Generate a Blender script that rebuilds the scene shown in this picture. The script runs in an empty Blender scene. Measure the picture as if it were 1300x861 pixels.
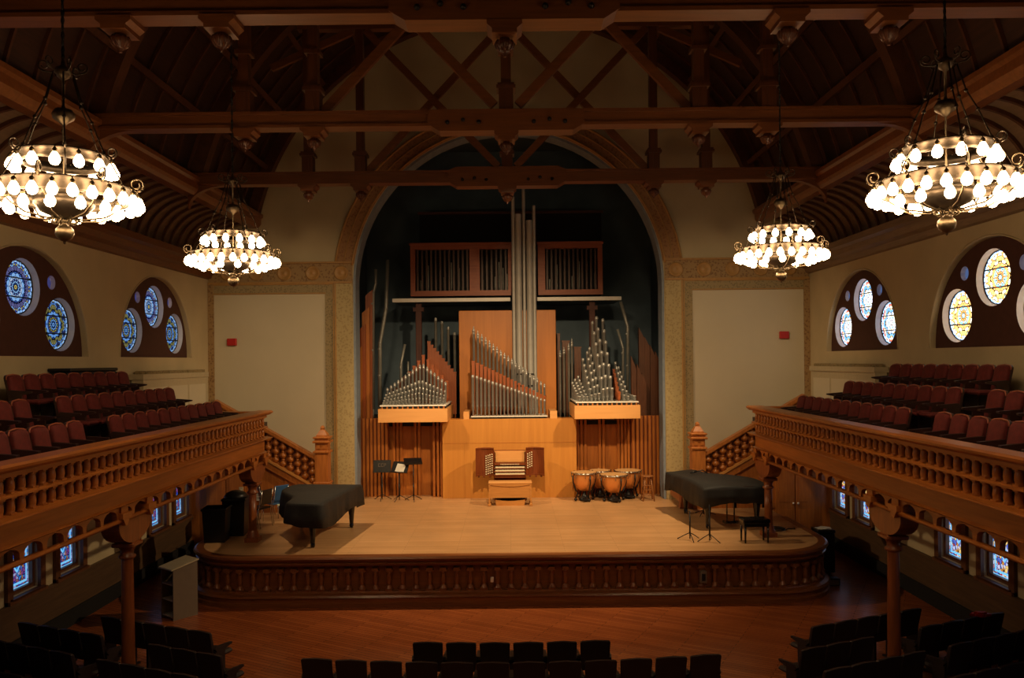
import bpy, math, random
from mathutils import Vector, Matrix, Euler

random.seed(7)
C = bpy.context.scene.collection
PI = math.pi
H = 4.87            # eye height of the photographer above the hall floor
F = 1020.0          # focal length in pixels of the 1300 x 861 frame
ROLL = 0.010
ST = 1.0            # stage height

def at(x, y, D):
    """pixel of the photograph at distance D along the hall -> world X, Z"""
    dx, dy = x - 648.0, y - 458.0
    ux, uy = dx - ROLL * dy, dy + ROLL * dx
    return (0.03 + ux * D / F, H - uy * D / F)

# ------------------------------------------------------------------ materials
def new_mat(name):
    m = bpy.data.materials.new(name); m.use_nodes = True
    nt = m.node_tree; b = nt.nodes['Principled BSDF']
    return m, nt, b

def simple(name, col, rough=0.5, metal=0.0, noise=0.0, scale=8.0, bump=0.0, spec=0.5, bscale=None):
    m, nt, b = new_mat(name)
    b.inputs['Base Color'].default_value = (*col, 1)
    b.inputs['Roughness'].default_value = rough
    b.inputs['Metallic'].default_value = metal
    b.inputs['Specular IOR Level'].default_value = spec
    tc = nt.nodes.new('ShaderNodeTexCoord')
    n = nt.nodes.new('ShaderNodeTexNoise'); n.inputs['Scale'].default_value = scale
    n.inputs['Detail'].default_value = 4
    nt.links.new(tc.outputs['Object'], n.inputs['Vector'])
    r = nt.nodes.new('ShaderNodeValToRGB')
    r.color_ramp.elements[0].position = 0.3; r.color_ramp.elements[1].position = 0.7
    r.color_ramp.elements[0].color = (*[c * (1 - noise) for c in col], 1)
    r.color_ramp.elements[1].color = (*[min(1, c * (1 + noise)) for c in col], 1)
    nt.links.new(n.outputs['Fac'], r.inputs['Fac'])
    nt.links.new(r.outputs['Color'], b.inputs['Base Color'])
    if bump:
        n2 = nt.nodes.new('ShaderNodeTexNoise'); n2.inputs['Scale'].default_value = bscale or scale * 3
        nt.links.new(tc.outputs['Object'], n2.inputs['Vector'])
        bp = nt.nodes.new('ShaderNodeBump'); bp.inputs['Strength'].default_value = bump
        bp.inputs['Distance'].default_value = 0.02
        nt.links.new(n2.outputs['Fac'], bp.inputs['Height'])
        nt.links.new(bp.outputs['Normal'], b.inputs['Normal'])
    return m

def wood(name, c1, c2, rough=0.4, stretch=(1, 1, 12), scale=3.0, spec=0.5):
    m, nt, b = new_mat(name)
    tc = nt.nodes.new('ShaderNodeTexCoord')
    mp = nt.nodes.new('ShaderNodeMapping')
    mp.inputs['Scale'].default_value = tuple(6.0 / s for s in stretch)
    nt.links.new(tc.outputs['Object'], mp.inputs['Vector'])
    n = nt.nodes.new('ShaderNodeTexNoise'); n.inputs['Scale'].default_value = scale
    n.inputs['Detail'].default_value = 6; n.inputs['Distortion'].default_value = 0.6
    nt.links.new(mp.outputs['Vector'], n.inputs['Vector'])
    r = nt.nodes.new('ShaderNodeValToRGB')
    r.color_ramp.elements[0].position = 0.32; r.color_ramp.elements[1].position = 0.68
    r.color_ramp.elements[0].color = (*c1, 1); r.color_ramp.elements[1].color = (*c2, 1)
    nt.links.new(n.outputs['Fac'], r.inputs['Fac'])
    nt.links.new(r.outputs['Color'], b.inputs['Base Color'])
    b.inputs['Roughness'].default_value = rough
    b.inputs['Specular IOR Level'].default_value = spec
    return m

def boards(name, c1, c2, gap, w, l, rough, ang=0.0, spec=0.5):
    """floor boards with thin dark joints (brick texture)"""
    m, nt, b = new_mat(name)
    tc = nt.nodes.new('ShaderNodeTexCoord')
    mp = nt.nodes.new('ShaderNodeMapping'); mp.inputs['Rotation'].default_value = (0, 0, ang)
    nt.links.new(tc.outputs['Object'], mp.inputs['Vector'])
    br = nt.nodes.new('ShaderNodeTexBrick')
    br.inputs['Color1'].default_value = (*c1, 1); br.inputs['Color2'].default_value = (*c2, 1)
    br.inputs['Mortar'].default_value = (*gap, 1)
    br.inputs['Scale'].default_value = 1.0
    br.inputs['Mortar Size'].default_value = 0.004
    br.inputs['Brick Width'].default_value = l; br.inputs['Row Height'].default_value = w
    nt.links.new(mp.outputs['Vector'], br.inputs['Vector'])
    n = nt.nodes.new('ShaderNodeTexNoise'); n.inputs['Scale'].default_value = 1.3; n.inputs['Detail'].default_value = 5
    nt.links.new(tc.outputs['Object'], n.inputs['Vector'])
    rr = nt.nodes.new('ShaderNodeMapRange'); rr.inputs['To Min'].default_value = 0.75; rr.inputs['To Max'].default_value = 1.25
    nt.links.new(n.outputs['Fac'], rr.inputs['Value'])
    mx = nt.nodes.new('ShaderNodeVectorMath'); mx.operation = 'SCALE'
    nt.links.new(br.outputs['Color'], mx.inputs[0]); nt.links.new(rr.outputs['Result'], mx.inputs['Scale'])
    nt.links.new(mx.outputs['Vector'], b.inputs['Base Color'])
    b.inputs['Roughness'].default_value = rough
    b.inputs['Specular IOR Level'].default_value = spec
    return m

def damask(name, c1, c2, sx=9.0):
    m, nt, b = new_mat(name)
    tc = nt.nodes.new('ShaderNodeTexCoord')
    v = nt.nodes.new('ShaderNodeTexVoronoi'); v.inputs['Scale'].default_value = sx
    nt.links.new(tc.outputs['Object'], v.inputs['Vector'])
    n = nt.nodes.new('ShaderNodeTexNoise'); n.inputs['Scale'].default_value = sx * 2.2; n.inputs['Detail'].default_value = 5
    nt.links.new(tc.outputs['Object'], n.inputs['Vector'])
    ad = nt.nodes.new('ShaderNodeMath'); ad.operation = 'ADD'
    nt.links.new(v.outputs['Distance'], ad.inputs[0]); nt.links.new(n.outputs['Fac'], ad.inputs[1])
    r = nt.nodes.new('ShaderNodeValToRGB')
    r.color_ramp.elements[0].position = 0.72; r.color_ramp.elements[1].position = 1.0
    r.color_ramp.elements[0].color = (*c1, 1); r.color_ramp.elements[1].color = (*c2, 1)
    nt.links.new(ad.outputs['Value'], r.inputs['Fac'])
    nt.links.new(r.outputs['Color'], b.inputs['Base Color'])
    b.inputs['Roughness'].default_value = 0.75
    return m

def emit(name, col, s):
    m, nt, b = new_mat(name)
    nt.nodes.remove(b)
    e = nt.nodes.new('ShaderNodeEmission'); e.inputs['Color'].default_value = (*col, 1); e.inputs['Strength'].default_value = s
    nt.links.new(e.outputs['Emission'], nt.nodes['Material Output'].inputs['Surface'])
    return m

def rose_glass(name, palette, s, petals, rim):
    """daylight seen through a leaded rose window: petals folded round the centre"""
    m, nt, b = new_mat(name)
    nt.nodes.remove(b)
    L = nt.links.new; N = nt.nodes.new
    def M(op, a, b_=None, c=None):
        n = N('ShaderNodeMath'); n.operation = op
        for i, v in enumerate((a, b_, c)):
            if v is None: continue
            if isinstance(v, (int, float)): n.inputs[i].default_value = v
            else: L(v, n.inputs[i])
        return n.outputs[0]
    tc = N('ShaderNodeTexCoord'); sp = N('ShaderNodeSeparateXYZ'); L(tc.outputs['Object'], sp.inputs[0])
    x, y = sp.outputs['Y'], sp.outputs['Z']
    r = M('SQRT', M('ADD', M('MULTIPLY', x, x), M('MULTIPLY', y, y)))
    a = M('ARCTAN2', y, x)
    fa = M('PINGPONG', M('ADD', a, PI), PI / petals)
    cb = N('ShaderNodeCombineXYZ'); L(M('MULTIPLY', r, 17.0), cb.inputs[0]); L(M('MULTIPLY', M('MULTIPLY', fa, r), 17.0), cb.inputs[1])
    v = N('ShaderNodeTexVoronoi'); v.feature = 'F1'; v.inputs['Scale'].default_value = 1.0
    L(cb.outputs[0], v.inputs['Vector'])
    ve = N('ShaderNodeTexVoronoi'); ve.feature = 'DISTANCE_TO_EDGE'; ve.inputs['Scale'].default_value = 1.0
    L(cb.outputs[0], ve.inputs['Vector'])
    s3 = N('ShaderNodeSeparateColor'); L(v.outputs['Color'], s3.inputs[0])
    cr = N('ShaderNodeValToRGB'); cr.color_ramp.interpolation = 'CONSTANT'
    els = cr.color_ramp.elements
    while len(els) > 1: els.remove(els[-1])
    els[0].position = 0; els[0].color = (*palette[0], 1)
    for i, p in enumerate(palette[1:], 1):
        e = els.new(i / len(palette)); e.color = (*p, 1)
    L(s3.outputs[0], cr.inputs['Fac'])
    lead = M('GREATER_THAN', ve.outputs['Distance'], 0.07)
    # pale outer ring and iron bars
    ring = M('GREATER_THAN', r, rim * 0.88)
    bar = M('LESS_THAN', M('ABSOLUTE', M('SUBTRACT', M('ABSOLUTE', y), rim * 0.33)), 0.012)
    mix = N('ShaderNodeMix'); mix.data_type = 'RGBA'
    L(ring, mix.inputs['Factor']); L(cr.outputs['Color'], mix.inputs['A']); mix.inputs['B'].default_value = (0.35, 0.6, 1.0, 1)
    st = M('MULTIPLY', M('MULTIPLY', lead, M('SUBTRACT', 1.0, bar)), s)
    e = N('ShaderNodeEmission'); L(mix.outputs['Result'], e.inputs['Color']); L(st, e.inputs['Strength'])
    L(e.outputs[0], nt.nodes['Material Output'].inputs['Surface'])
    return m

def pane_glass(name, palette, s):
    """leaded rectangular window: blue border lines and a medallion"""
    m, nt, b = new_mat(name)
    nt.nodes.remove(b)
    L = nt.links.new; N = nt.nodes.new
    def M(op, a, b_=None):
        n = N('ShaderNodeMath'); n.operation = op
        for i, v in enumerate((a, b_)):
            if v is None: continue
            if isinstance(v, (int, float)): n.inputs[i].default_value = v
            else: L(v, n.inputs[i])
        return n.outputs[0]
    tc = N('ShaderNodeTexCoord'); sp = N('ShaderNodeSeparateXYZ'); L(tc.outputs['Object'], sp.inputs[0])
    x, y = sp.outputs['Y'], sp.outputs['Z']
    v = N('ShaderNodeTexVoronoi'); v.inputs['Scale'].default_value = 16.0; L(tc.outputs['Object'], v.inputs['Vector'])
    ve = N('ShaderNodeTexVoronoi'); ve.feature = 'DISTANCE_TO_EDGE'; ve.inputs['Scale'].default_value = 16.0; L(tc.outputs['Object'], ve.inputs['Vector'])
    s3 = N('ShaderNodeSeparateColor'); L(v.outputs['Color'], s3.inputs[0])
    cr = N('ShaderNodeValToRGB'); cr.color_ramp.interpolation = 'CONSTANT'
    els = cr.color_ramp.elements
    while len(els) > 1: els.remove(els[-1])
    els[0].position = 0; els[0].color = (*palette[0], 1)
    for i, p in enumerate(palette[1:], 1):
        e = els.new(i / len(palette)); e.color = (*p, 1)
    L(s3.outputs[0], cr.inputs['Fac'])
    # border: distance to the edge of the light
    d = M('MINIMUM', M('SUBTRACT', 0.34, M('ABSOLUTE', x)), M('SUBTRACT', 0.43, M('ABSOLUTE', y)))
    b1 = M('MULTIPLY', M('GREATER_THAN', d, 0.06), M('LESS_THAN', d, 0.10))
    b2 = M('LESS_THAN', d, 0.025)
    # diamond ring medallion
    md = M('ADD', M('MULTIPLY', M('ABSOLUTE', x), 1.2), M('ABSOLUTE', M('SUBTRACT', y, -0.02)))
    b3 = M('MULTIPLY', M('GREATER_THAN', md, 0.10), M('LESS_THAN', md, 0.15))
    bb = M('MAXIMUM', M('MAXIMUM', b1, b2), b3)
    mix = N('ShaderNodeMix'); mix.data_type = 'RGBA'
    L(bb, mix.inputs['Factor']); L(cr.outputs['Color'], mix.inputs['A']); mix.inputs['B'].default_value = (0.18, 0.6, 1.0, 1)
    st = M('MULTIPLY', M('MAXIMUM', M('GREATER_THAN', ve.outputs['Distance'], 0.05), bb), s)
    e = N('ShaderNodeEmission'); L(mix.outputs['Result'], e.inputs['Color']); L(st, e.inputs['Strength'])  # daylight through the panes is put in as emission
    L(e.outputs[0], nt.nodes['Material Output'].inputs['Surface'])
    return m

M = {}
M['wall'] = simple('plaster_tan', (0.55, 0.45, 0.27), 0.85, noise=0.07, scale=1.2, bump=0.1)
M['panel'] = simple('plaster_beige', (0.60, 0.53, 0.38), 0.85, noise=0.04, scale=0.8)
M['cream'] = simple('cream_paint', (0.5, 0.42, 0.27), 0.6, noise=0.04)
M['damask'] = damask('damask_gold', (0.36, 0.27, 0.12), (0.47, 0.37, 0.18), 15.0)
M['damask_green'] = damask('damask_olive', (0.22, 0.17, 0.085), (0.34, 0.26, 0.13), 18.0)
M['frieze'] = damask('frieze_ornament', (0.22, 0.12, 0.05), (0.36, 0.23, 0.10), 14.0)
M['gold'] = simple('gold_line', (0.42, 0.23, 0.07), 0.5, noise=0.1)
M['arch'] = damask('arch_ornament', (0.26, 0.12, 0.05), (0.38, 0.20, 0.08), 13.0)
M['blue'] = simple('dark_blue_paint', (0.085, 0.125, 0.16), 0.8, noise=0.15, scale=1.5)
M['reveal'] = simple('blue_grey_paint', (0.22, 0.27, 0.34), 0.7, noise=0.1)
M['maroon'] = simple('maroon_panel', (0.072, 0.023, 0.016), 0.7, noise=0.1)
M['splay'] = simple('white_splay', (0.72, 0.72, 0.76), 0.6, noise=0.05)
M['ceil'] = wood('dark_ceiling_boards', (0.032, 0.012, 0.007), (0.06, 0.022, 0.012), 0.6, (1, 12, 1))
M['rib'] = wood('ceiling_rib_wood', (0.06, 0.019, 0.008), (0.10, 0.031, 0.012), 0.5, (3, 1, 3))
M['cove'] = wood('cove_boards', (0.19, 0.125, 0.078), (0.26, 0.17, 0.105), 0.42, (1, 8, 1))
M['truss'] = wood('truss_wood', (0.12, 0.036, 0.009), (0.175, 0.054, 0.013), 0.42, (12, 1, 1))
M['truss_v'] = wood('truss_post_wood', (0.07, 0.020, 0.006), (0.105, 0.030, 0.009), 0.42, (1, 1, 12))
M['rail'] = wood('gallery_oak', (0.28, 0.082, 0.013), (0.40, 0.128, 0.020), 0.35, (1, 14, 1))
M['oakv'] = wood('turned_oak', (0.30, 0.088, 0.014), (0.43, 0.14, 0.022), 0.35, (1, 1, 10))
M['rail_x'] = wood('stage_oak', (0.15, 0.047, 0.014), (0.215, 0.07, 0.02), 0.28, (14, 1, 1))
M['stagebal'] = wood('stage_turned_oak', (0.15, 0.048, 0.014), (0.22, 0.072, 0.02), 0.32, (1, 1, 10))
M['stairw'] = wood('stair_oak', (0.36, 0.115, 0.022), (0.50, 0.17, 0.034), 0.4, (1, 1, 8))
M['facade'] = wood('birch_panel', (0.54, 0.22, 0.038), (0.61, 0.265, 0.048), 0.45, (1, 1, 16), 1.6)
M['box'] = wood('pale_birch_box', (0.66, 0.32, 0.10), (0.74, 0.38, 0.13), 0.45, (16, 1, 1), 1.6)
M['slat'] = wood('slat_wood', (0.34, 0.105, 0.015), (0.47, 0.155, 0.022), 0.45, (1, 1, 16))
M['redwood'] = wood('red_panel_wood', (0.19, 0.05, 0.018), (0.27, 0.075, 0.025), 0.45, (1, 1, 12))
M['backp'] = wood('organ_back_panel', (0.44, 0.145, 0.017), (0.51, 0.175, 0.022), 0.5, (1, 1, 16), 1.6)
M['swell'] = wood('swell_frame_wood', (0.26, 0.062, 0.022), (0.34, 0.088, 0.03), 0.5, (12, 1, 1))
M['swslat'] = wood('swell_slat', (0.05, 0.022, 0.014), (0.09, 0.04, 0.024), 0.5, (1, 1, 12))
M['wpipe'] = wood('wooden_pipe', (0.24, 0.055, 0.012), (0.34, 0.085, 0.018), 0.4, (1, 1, 14))
M['wpipe_d'] = wood('dark_wooden_pipe', (0.10, 0.032, 0.012), (0.15, 0.048, 0.017), 0.45, (1, 1, 14))
M['black'] = simple('black_void', (0.006, 0.005, 0.005), 0.9)
M['silver'] = simple('pipe_metal', (0.23, 0.235, 0.23), 0.42, 0.5, noise=0.12, scale=6)
M['silver_d'] = simple('dark_pipe_metal', (0.24, 0.24, 0.22), 0.45, 0.45, noise=0.15, scale=6)
M['white'] = simple('white_paint', (0.82, 0.79, 0.72), 0.5, noise=0.03)
M['tin'] = simple('highlight_tin_collar', (0.36, 0.355, 0.34), 0.35, 0.5)  # lighter than the pipe metal: collar highlights are put into the colour
M['bigpipe'] = simple('grey_zinc', (0.40, 0.39, 0.36), 0.5, 0.35, noise=0.08, scale=3)
M['stage'] = boards('stage_floor_boards', (0.56, 0.31, 0.135), (0.65, 0.38, 0.18), (0.30, 0.15, 0.065), 0.085, 2.2, 0.38)
M['floor'] = boards('hall_floor_boards', (0.25, 0.064, 0.018), (0.33, 0.09, 0.025), (0.12, 0.03, 0.01), 0.09, 1.6, 0.27, 0.5)
M['wains'] = wood('wainscot', (0.08, 0.042, 0.02), (0.12, 0.065, 0.03), 0.6, (1, 14, 1))
M['winframe'] = wood('window_oak', (0.12, 0.045, 0.018), (0.18, 0.07, 0.028), 0.45, (1, 1, 10))
M['velvet'] = simple('red_velvet', (0.115, 0.011, 0.009), 0.85, noise=0.2, scale=14, bump=0.1)
M['velvet_d'] = simple('worn_red_velvet', (0.15, 0.018, 0.014), 0.85, noise=0.2, scale=14)
M['seatwood'] = wood('seat_rim_wood', (0.30, 0.08, 0.04), (0.38, 0.11, 0.05), 0.4, (1, 1, 6))
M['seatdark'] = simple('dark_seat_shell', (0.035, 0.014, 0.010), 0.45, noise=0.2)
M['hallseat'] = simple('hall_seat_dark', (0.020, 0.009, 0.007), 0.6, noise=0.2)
M['hallrim'] = simple('hall_seat_rim', (0.10, 0.05, 0.035), 0.22, 0.3)
M['colw'] = wood('column_oak', (0.17, 0.045, 0.012), (0.26, 0.072, 0.017), 0.35, (1, 1, 10))
M['iron'] = simple('seat_iron', (0.02, 0.014, 0.012), 0.5, 0.5)
M['cloth'] = simple('black_cover_cloth', (0.012, 0.0125, 0.0135), 0.7, noise=0.25, scale=3, bump=0.35, bscale=6)
M['gloss'] = simple('black_lacquer', (0.006, 0.006, 0.006), 0.15)
M['blackmetal'] = simple('black_metal', (0.012, 0.012, 0.013), 0.4, 0.3)
M['brass'] = simple('aged_brass', (0.20, 0.15, 0.095), 0.42, 1.0, noise=0.2, scale=20)
M['bronze'] = simple('dark_bronze', (0.085, 0.065, 0.048), 0.42, 0.9, noise=0.25, scale=18)
M['bulb'] = emit('lit_bulb', (1.0, 0.68, 0.36), 38)
M['copper'] = simple('copper_bowl', (0.80, 0.34, 0.10), 0.38, 0.5, noise=0.08, scale=4)
M['skin'] = simple('drum_head', (0.62, 0.36, 0.15), 0.5, noise=0.05)
M['chrome'] = simple('chrome', (0.6, 0.58, 0.55), 0.2, 1.0)
M['ivory'] = simple('ivory_keys', (0.75, 0.66, 0.46), 0.35)
M['console'] = wood('console_mahogany', (0.15, 0.035, 0.010), (0.23, 0.056, 0.014), 0.35, (1, 1, 10))
M['bench'] = wood('bench_oak', (0.46, 0.20, 0.05), (0.56, 0.26, 0.07), 0.4, (12, 1, 1))
M['stoolw'] = wood('stool_wood', (0.28, 0.11, 0.035), (0.36, 0.15, 0.05), 0.4)
M['bluefab'] = simple('blue_fabric', (0.02, 0.09, 0.24), 0.8, noise=0.1)
M['grey'] = simple('grey_laminate', (0.16, 0.12, 0.085), 0.5, noise=0.05)
M['paper'] = simple('white_paper', (0.7, 0.68, 0.62), 0.7)
M['red'] = simple('red_plastic', (0.5, 0.02, 0.012), 0.4)
M['rose_l'] = rose_glass('rose_glass_cool', [(0.03, 0.08, 0.35), (0.5, 0.36, 0.05), (0.05, 0.14, 0.08), (0.12, 0.3, 0.7), (0.02, 0.03, 0.12), (0.16, 0.15, 0.05), (0.25, 0.22, 0.08), (0.03, 0.04, 0.14)], 0.95, 8, 0.5)
M['rose_l2'] = rose_glass('rose_glass_cool_star', [(0.05, 0.12, 0.5), (0.03, 0.03, 0.15), (0.2, 0.4, 0.75), (0.5, 0.4, 0.1), (0.05, 0.05, 0.2), (0.10, 0.10, 0.25), (0.4, 0.5, 0.7)], 1.0, 12, 0.5)
M['rose_r'] = rose_glass('rose_glass_bright', [(1.0, 0.75, 0.3), (0.9, 0.95, 1.0), (0.9, 0.3, 0.08), (0.35, 0.7, 1.0), (1.0, 0.95, 0.7), (0.95, 0.55, 0.15), (0.2, 0.5, 0.5)], 3.6, 8, 0.5)
M['rose_r2'] = rose_glass('rose_glass_bright_star', [(0.9, 0.55, 0.2), (0.3, 0.55, 0.9), (0.8, 0.85, 1.0), (0.6, 0.12, 0.08), (0.15, 0.35, 0.6), (1.0, 0.9, 0.6)], 2.8, 6, 0.5)
M['ocul'] = emit('oculus_glass', (0.12, 0.12, 0.42), 0.35)  # emits its own glow in place of daylight
M['ocul_r'] = emit('oculus_glass_bright', (0.2, 0.32, 0.7), 0.35)  # stronger daylight side, also put in as emission
M['pane_l'] = pane_glass('pane_glass_cool', [(0.02, 0.05, 0.35), (0.2, 0.05, 0.2), (0.03, 0.2, 0.6), (0.35, 0.15, 0.08), (0.1, 0.06, 0.3), (0.3, 0.3, 0.55)], 0.9)
M['pane_r'] = pane_glass('pane_glass_warm', [(0.1, 0.15, 0.6), (0.6, 0.25, 0.05), (0.4, 0.5, 0.9), (0.5, 0.05, 0.05), (0.05, 0.1, 0.4), (0.9, 0.6, 0.2), (0.6, 0.6, 0.8)], 1.1)

# ------------------------------------------------------------------ mesh building
class MB:
    def __init__(s): s.v = []; s.f = []; s.sm = []
    def add(s, vs, fs, smooth=False, T=None):
        n = len(s.v)
        s.v += [tuple(T @ Vector(p)) if T is not None else tuple(p) for p in vs]
        for f in fs: s.f.append(tuple(i + n for i in f)); s.sm.append(smooth)
        return s
    def box(s, x0, x1, y0, y1, z0, z1, T=None, b=0.0):
        if x0 > x1: x0, x1 = x1, x0
        if y0 > y1: y0, y1 = y1, y0
        if z0 > z1: z0, z1 = z1, z0
        if b <= 0:
            vs = [(x0,y0,z0),(x1,y0,z0),(x1,y1,z0),(x0,y1,z0),(x0,y0,z1),(x1,y0,z1),(x1,y1,z1),(x0,y1,z1)]
            return s.add(vs, [(3,2,1,0),(4,5,6,7),(0,1,5,4),(1,2,6,5),(2,3,7,6),(3,0,4,7)], False, T)
        # chamfered in plan and at the top/bottom
        def ring(i, z):
            return [(x0+i,y0+b,z),(x0+b,y0+i,z),(x1-b,y0+i,z),(x1-i,y0+b,z),(x1-i,y1-b,z),(x1-b,y1-i,z),(x0+b,y1-i,z),(x0+i,y1-b,z)]
        rs = [ring(b, z0), ring(0, z0+b), ring(0, z1-b), ring(b, z1)]
        rs[0] = [(min(max(p[0],x0+b),x1-b), min(max(p[1],y0+b),y1-b), p[2]) for p in rs[0]]
        rs[3] = [(min(max(p[0],x0+b),x1-b), min(max(p[1],y0+b),y1-b), p[2]) for p in rs[3]]
        vs = [p for r in rs for p in r]; fs = []
        for k in range(3):
            for i in range(8):
                j = (i+1) % 8
                fs.append((k*8+i, k*8+j, (k+1)*8+j, (k+1)*8+i))
        fs.append(tuple(reversed(range(8)))); fs.append(tuple(range(24, 32)))
        return s.add(vs, fs, False, T)
    def prism(s, poly, axis, a, b, T=None, smooth=False):
        """poly = list of 2D points; axis 'x': (y,z), 'y': (x,z), 'z': (x,y)"""
        def P(u, v, w):
            return {'x': (w, u, v), 'y': (u, w, v), 'z': (u, v, w)}[axis]
        n = len(poly)
        vs = [P(u, v, a) for u, v in poly] + [P(u, v, b) for u, v in poly]
        fs = [tuple(reversed(range(n))), tuple(range(n, 2*n))]
        s.add(vs, fs, False, T)
        base = len(s.v) - 2*n
        for i in range(n):
            j = (i+1) % n
            s.f.append((base+i, base+j, base+n+j, base+n+i)); s.sm.append(smooth)
        return s
    def lathe(s, prof, seg=12, T=None, smooth=True, a0=0.0, sy=1.0):
        n = len(s.v); vs = []
        for r, z in prof:
            for k in range(seg):
                a = a0 + 2*PI*k/seg
                vs.append((r*math.cos(a), sy*r*math.sin(a), z))
        fs = []
        m = len(prof)
        for i in range(m-1):
            for k in range(seg):
                q = (k+1) % seg
                fs.append((i*seg+k, i*seg+q, (i+1)*seg+q, (i+1)*seg+k))
        s.add(vs, fs, smooth, T)
        s.add([vs[k] for k in range(seg)], [tuple(reversed(range(seg)))], False, T)
        s.add([vs[(m-1)*seg+k] for k in range(seg)], [tuple(range(seg))], False, T)
        return s
    def tube(s, pts, r, seg=6, T=None, closed=False, cap=True):
        pts = [Vector(p) for p in pts]; n = len(pts)
        rs = r if isinstance(r, (list, tuple)) else [r]*n
        vs = []; up = None
        for i, p in enumerate(pts):
            if closed: d = pts[(i+1) % n] - pts[i-1]
            else: d = pts[min(i+1, n-1)] - pts[max(i-1, 0)]
            d = d.normalized() if d.length > 1e-9 else Vector((0,0,1))
            if up is None:
                up = Vector((0,0,1)) if abs(d.z) < 0.9 else Vector((1,0,0))
            u = up - d*up.dot(d)
            if u.length < 1e-6: u = Vector((1,0,0)) - d*d.x
            u.normalize(); w = d.cross(u); up = u
            for k in range(seg):
                a = 2*PI*k/seg
                vs.append(p + (u*math.cos(a) + w*math.sin(a))*rs[i])
        fs = []
        for i in range(n if closed else n-1):
            j = (i+1) % n
            for k in range(seg):
                q = (k+1) % seg
                fs.append((i*seg+k, i*seg+q, j*seg+q, j*seg+k))
        if cap and not closed:
            fs.append(tuple(reversed(range(seg)))); fs.append(tuple(range((n-1)*seg, n*seg)))
        return s.add(vs, fs, True, T)
    def beam(s, p, q, w, h):
        """rectangular bar from p to q, h measured in the plane containing z"""
        p, q = Vector(p), Vector(q); d = (q-p); L = d.length; d.normalize()
        side = d.cross(Vector((0,0,1)))
        if side.length < 1e-6: side = Vector((0,1,0))
        side.normalize(); up = side.cross(d)
        T = Matrix((( *side, ), ( *d, ), ( *up, ))).transposed().to_4x4(); T.translation = p
        return s.box(-w/2, w/2, 0, L, -h/2, h/2, T)
    def sphere(s, c, r, seg=10, rings=6, sz=1.0):
        prof = [(max(1e-4, r*math.sin(PI*i/rings)), -r*sz*math.cos(PI*i/rings)) for i in range(rings+1)]
        return s.lathe(prof, seg, Matrix.Translation(c))
    def mesh(s, name, mat):
        me = bpy.data.meshes.new(name); me.from_pydata(s.v, [], s.f)
        me.polygons.foreach_set('use_smooth', s.sm); me.materials.append(mat)
        me.validate(); me.update()
        return me
    def build(s, name, mat, parent=None, loc=None):
        return link(name, s.mesh(name, mat), parent, loc)

def link(name, me, parent=None, loc=None, rotz=0.0):
    o = bpy.data.objects.new(name, me); C.objects.link(o)
    if parent is not None: o.parent = parent
    if loc is not None: o.location = loc
    if rotz: o.rotation_euler = (0, 0, rotz)
    return o

def flat(name, outlines, depth, mat, plane='x', base=0.0, bevel=0.0, res=1):
    """plate with holes: outlines[0] outer, others holes, as 2D points; extruded by depth from base along the plane's axis.
    plane 'x': points are (y,z); 'y': points are (x,z)"""
    cu = bpy.data.curves.new(name + '_c', 'CURVE'); cu.dimensions = '2D'; cu.fill_mode = 'BOTH'
    cu.extrude = abs(depth)/2; cu.bevel_depth = bevel
    for pts in outlines:
        sp = cu.splines.new('POLY'); sp.points.add(len(pts)-1)
        for i, (u, v) in enumerate(pts): sp.points[i].co = (u, v, 0, 1)
        sp.use_cyclic_u = True
    ob = bpy.data.objects.new(name + '_c', cu)
    C.objects.link(ob)
    dg = bpy.context.evaluated_depsgraph_get(); dg.update()
    me = bpy.data.meshes.new_from_object(ob.evaluated_get(dg))
    bpy.data.objects.remove(ob); bpy.data.curves.remove(cu)
    for v in me.vertices:
        u, w, t = v.co
        t += depth/2
        v.co = (base+t, u, w) if plane == 'x' else (u, base+t, w)
    me.materials.clear(); me.materials.append(mat); me.name = name
    for p in me.polygons: p.use_smooth = False
    me.update()
    return me

def circ(cx, cy, r, n=32, a0=0.0, a1=2*PI, close=False):
    m = n + 1 if a1 - a0 < 2*PI - 1e-6 else n
    return [(cx + r*math.cos(a0 + (a1-a0)*k/n), cy + r*math.sin(a0 + (a1-a0)*k/n)) for k in range(m)]

def thing(name, label, cat, loc=(0,0,0), rotz=0.0, group=None):
    o = bpy.data.objects.new(name, None); C.objects.link(o)
    o.empty_display_size = 0.1
    o.location = loc; o.rotation_euler = (0, 0, rotz)
    tag(o, label, cat, group)
    return o
def tag(o, label, cat, group=None):
    o['label'] = label; o['category'] = cat
    if group: o['group'] = group
    return o
def struct(o, label=None):
    o['kind'] = 'structure'
    if label: o['label'] = label
    return o
def dup(root, loc, rotz=0.0, label=None, group=None):
    r = root.copy(); C.objects.link(r); r.location = loc; r.rotation_euler = (0, 0, rotz)
    if label: r['label'] = label
    if group: r['group'] = group
    for ch in list(root.children):
        c = ch.copy(); C.objects.link(c); c.parent = r
        for g in list(ch.children):
            d = g.copy(); C.objects.link(d); d.parent = c
    return r
ORD = ['first','second','third','fourth','fifth','sixth','seventh','eighth','ninth','tenth','eleventh','twelfth','thirteenth','fourteenth']
# ================================================================== THE ROOM
YF = 22.2           # face of the front wall
XW = 8.3            # side walls
ZC = H + 2.5        # cornice
ZS = H + 2.11       # springing of the organ arch
VR, VZ = 7.3, H + 2.4   # main vault radius and centre height

b = MB(); b.box(-9, 9, -2.2, 27.5, -0.2, 0.0)
struct(b.build('floor', M['floor']))

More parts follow.
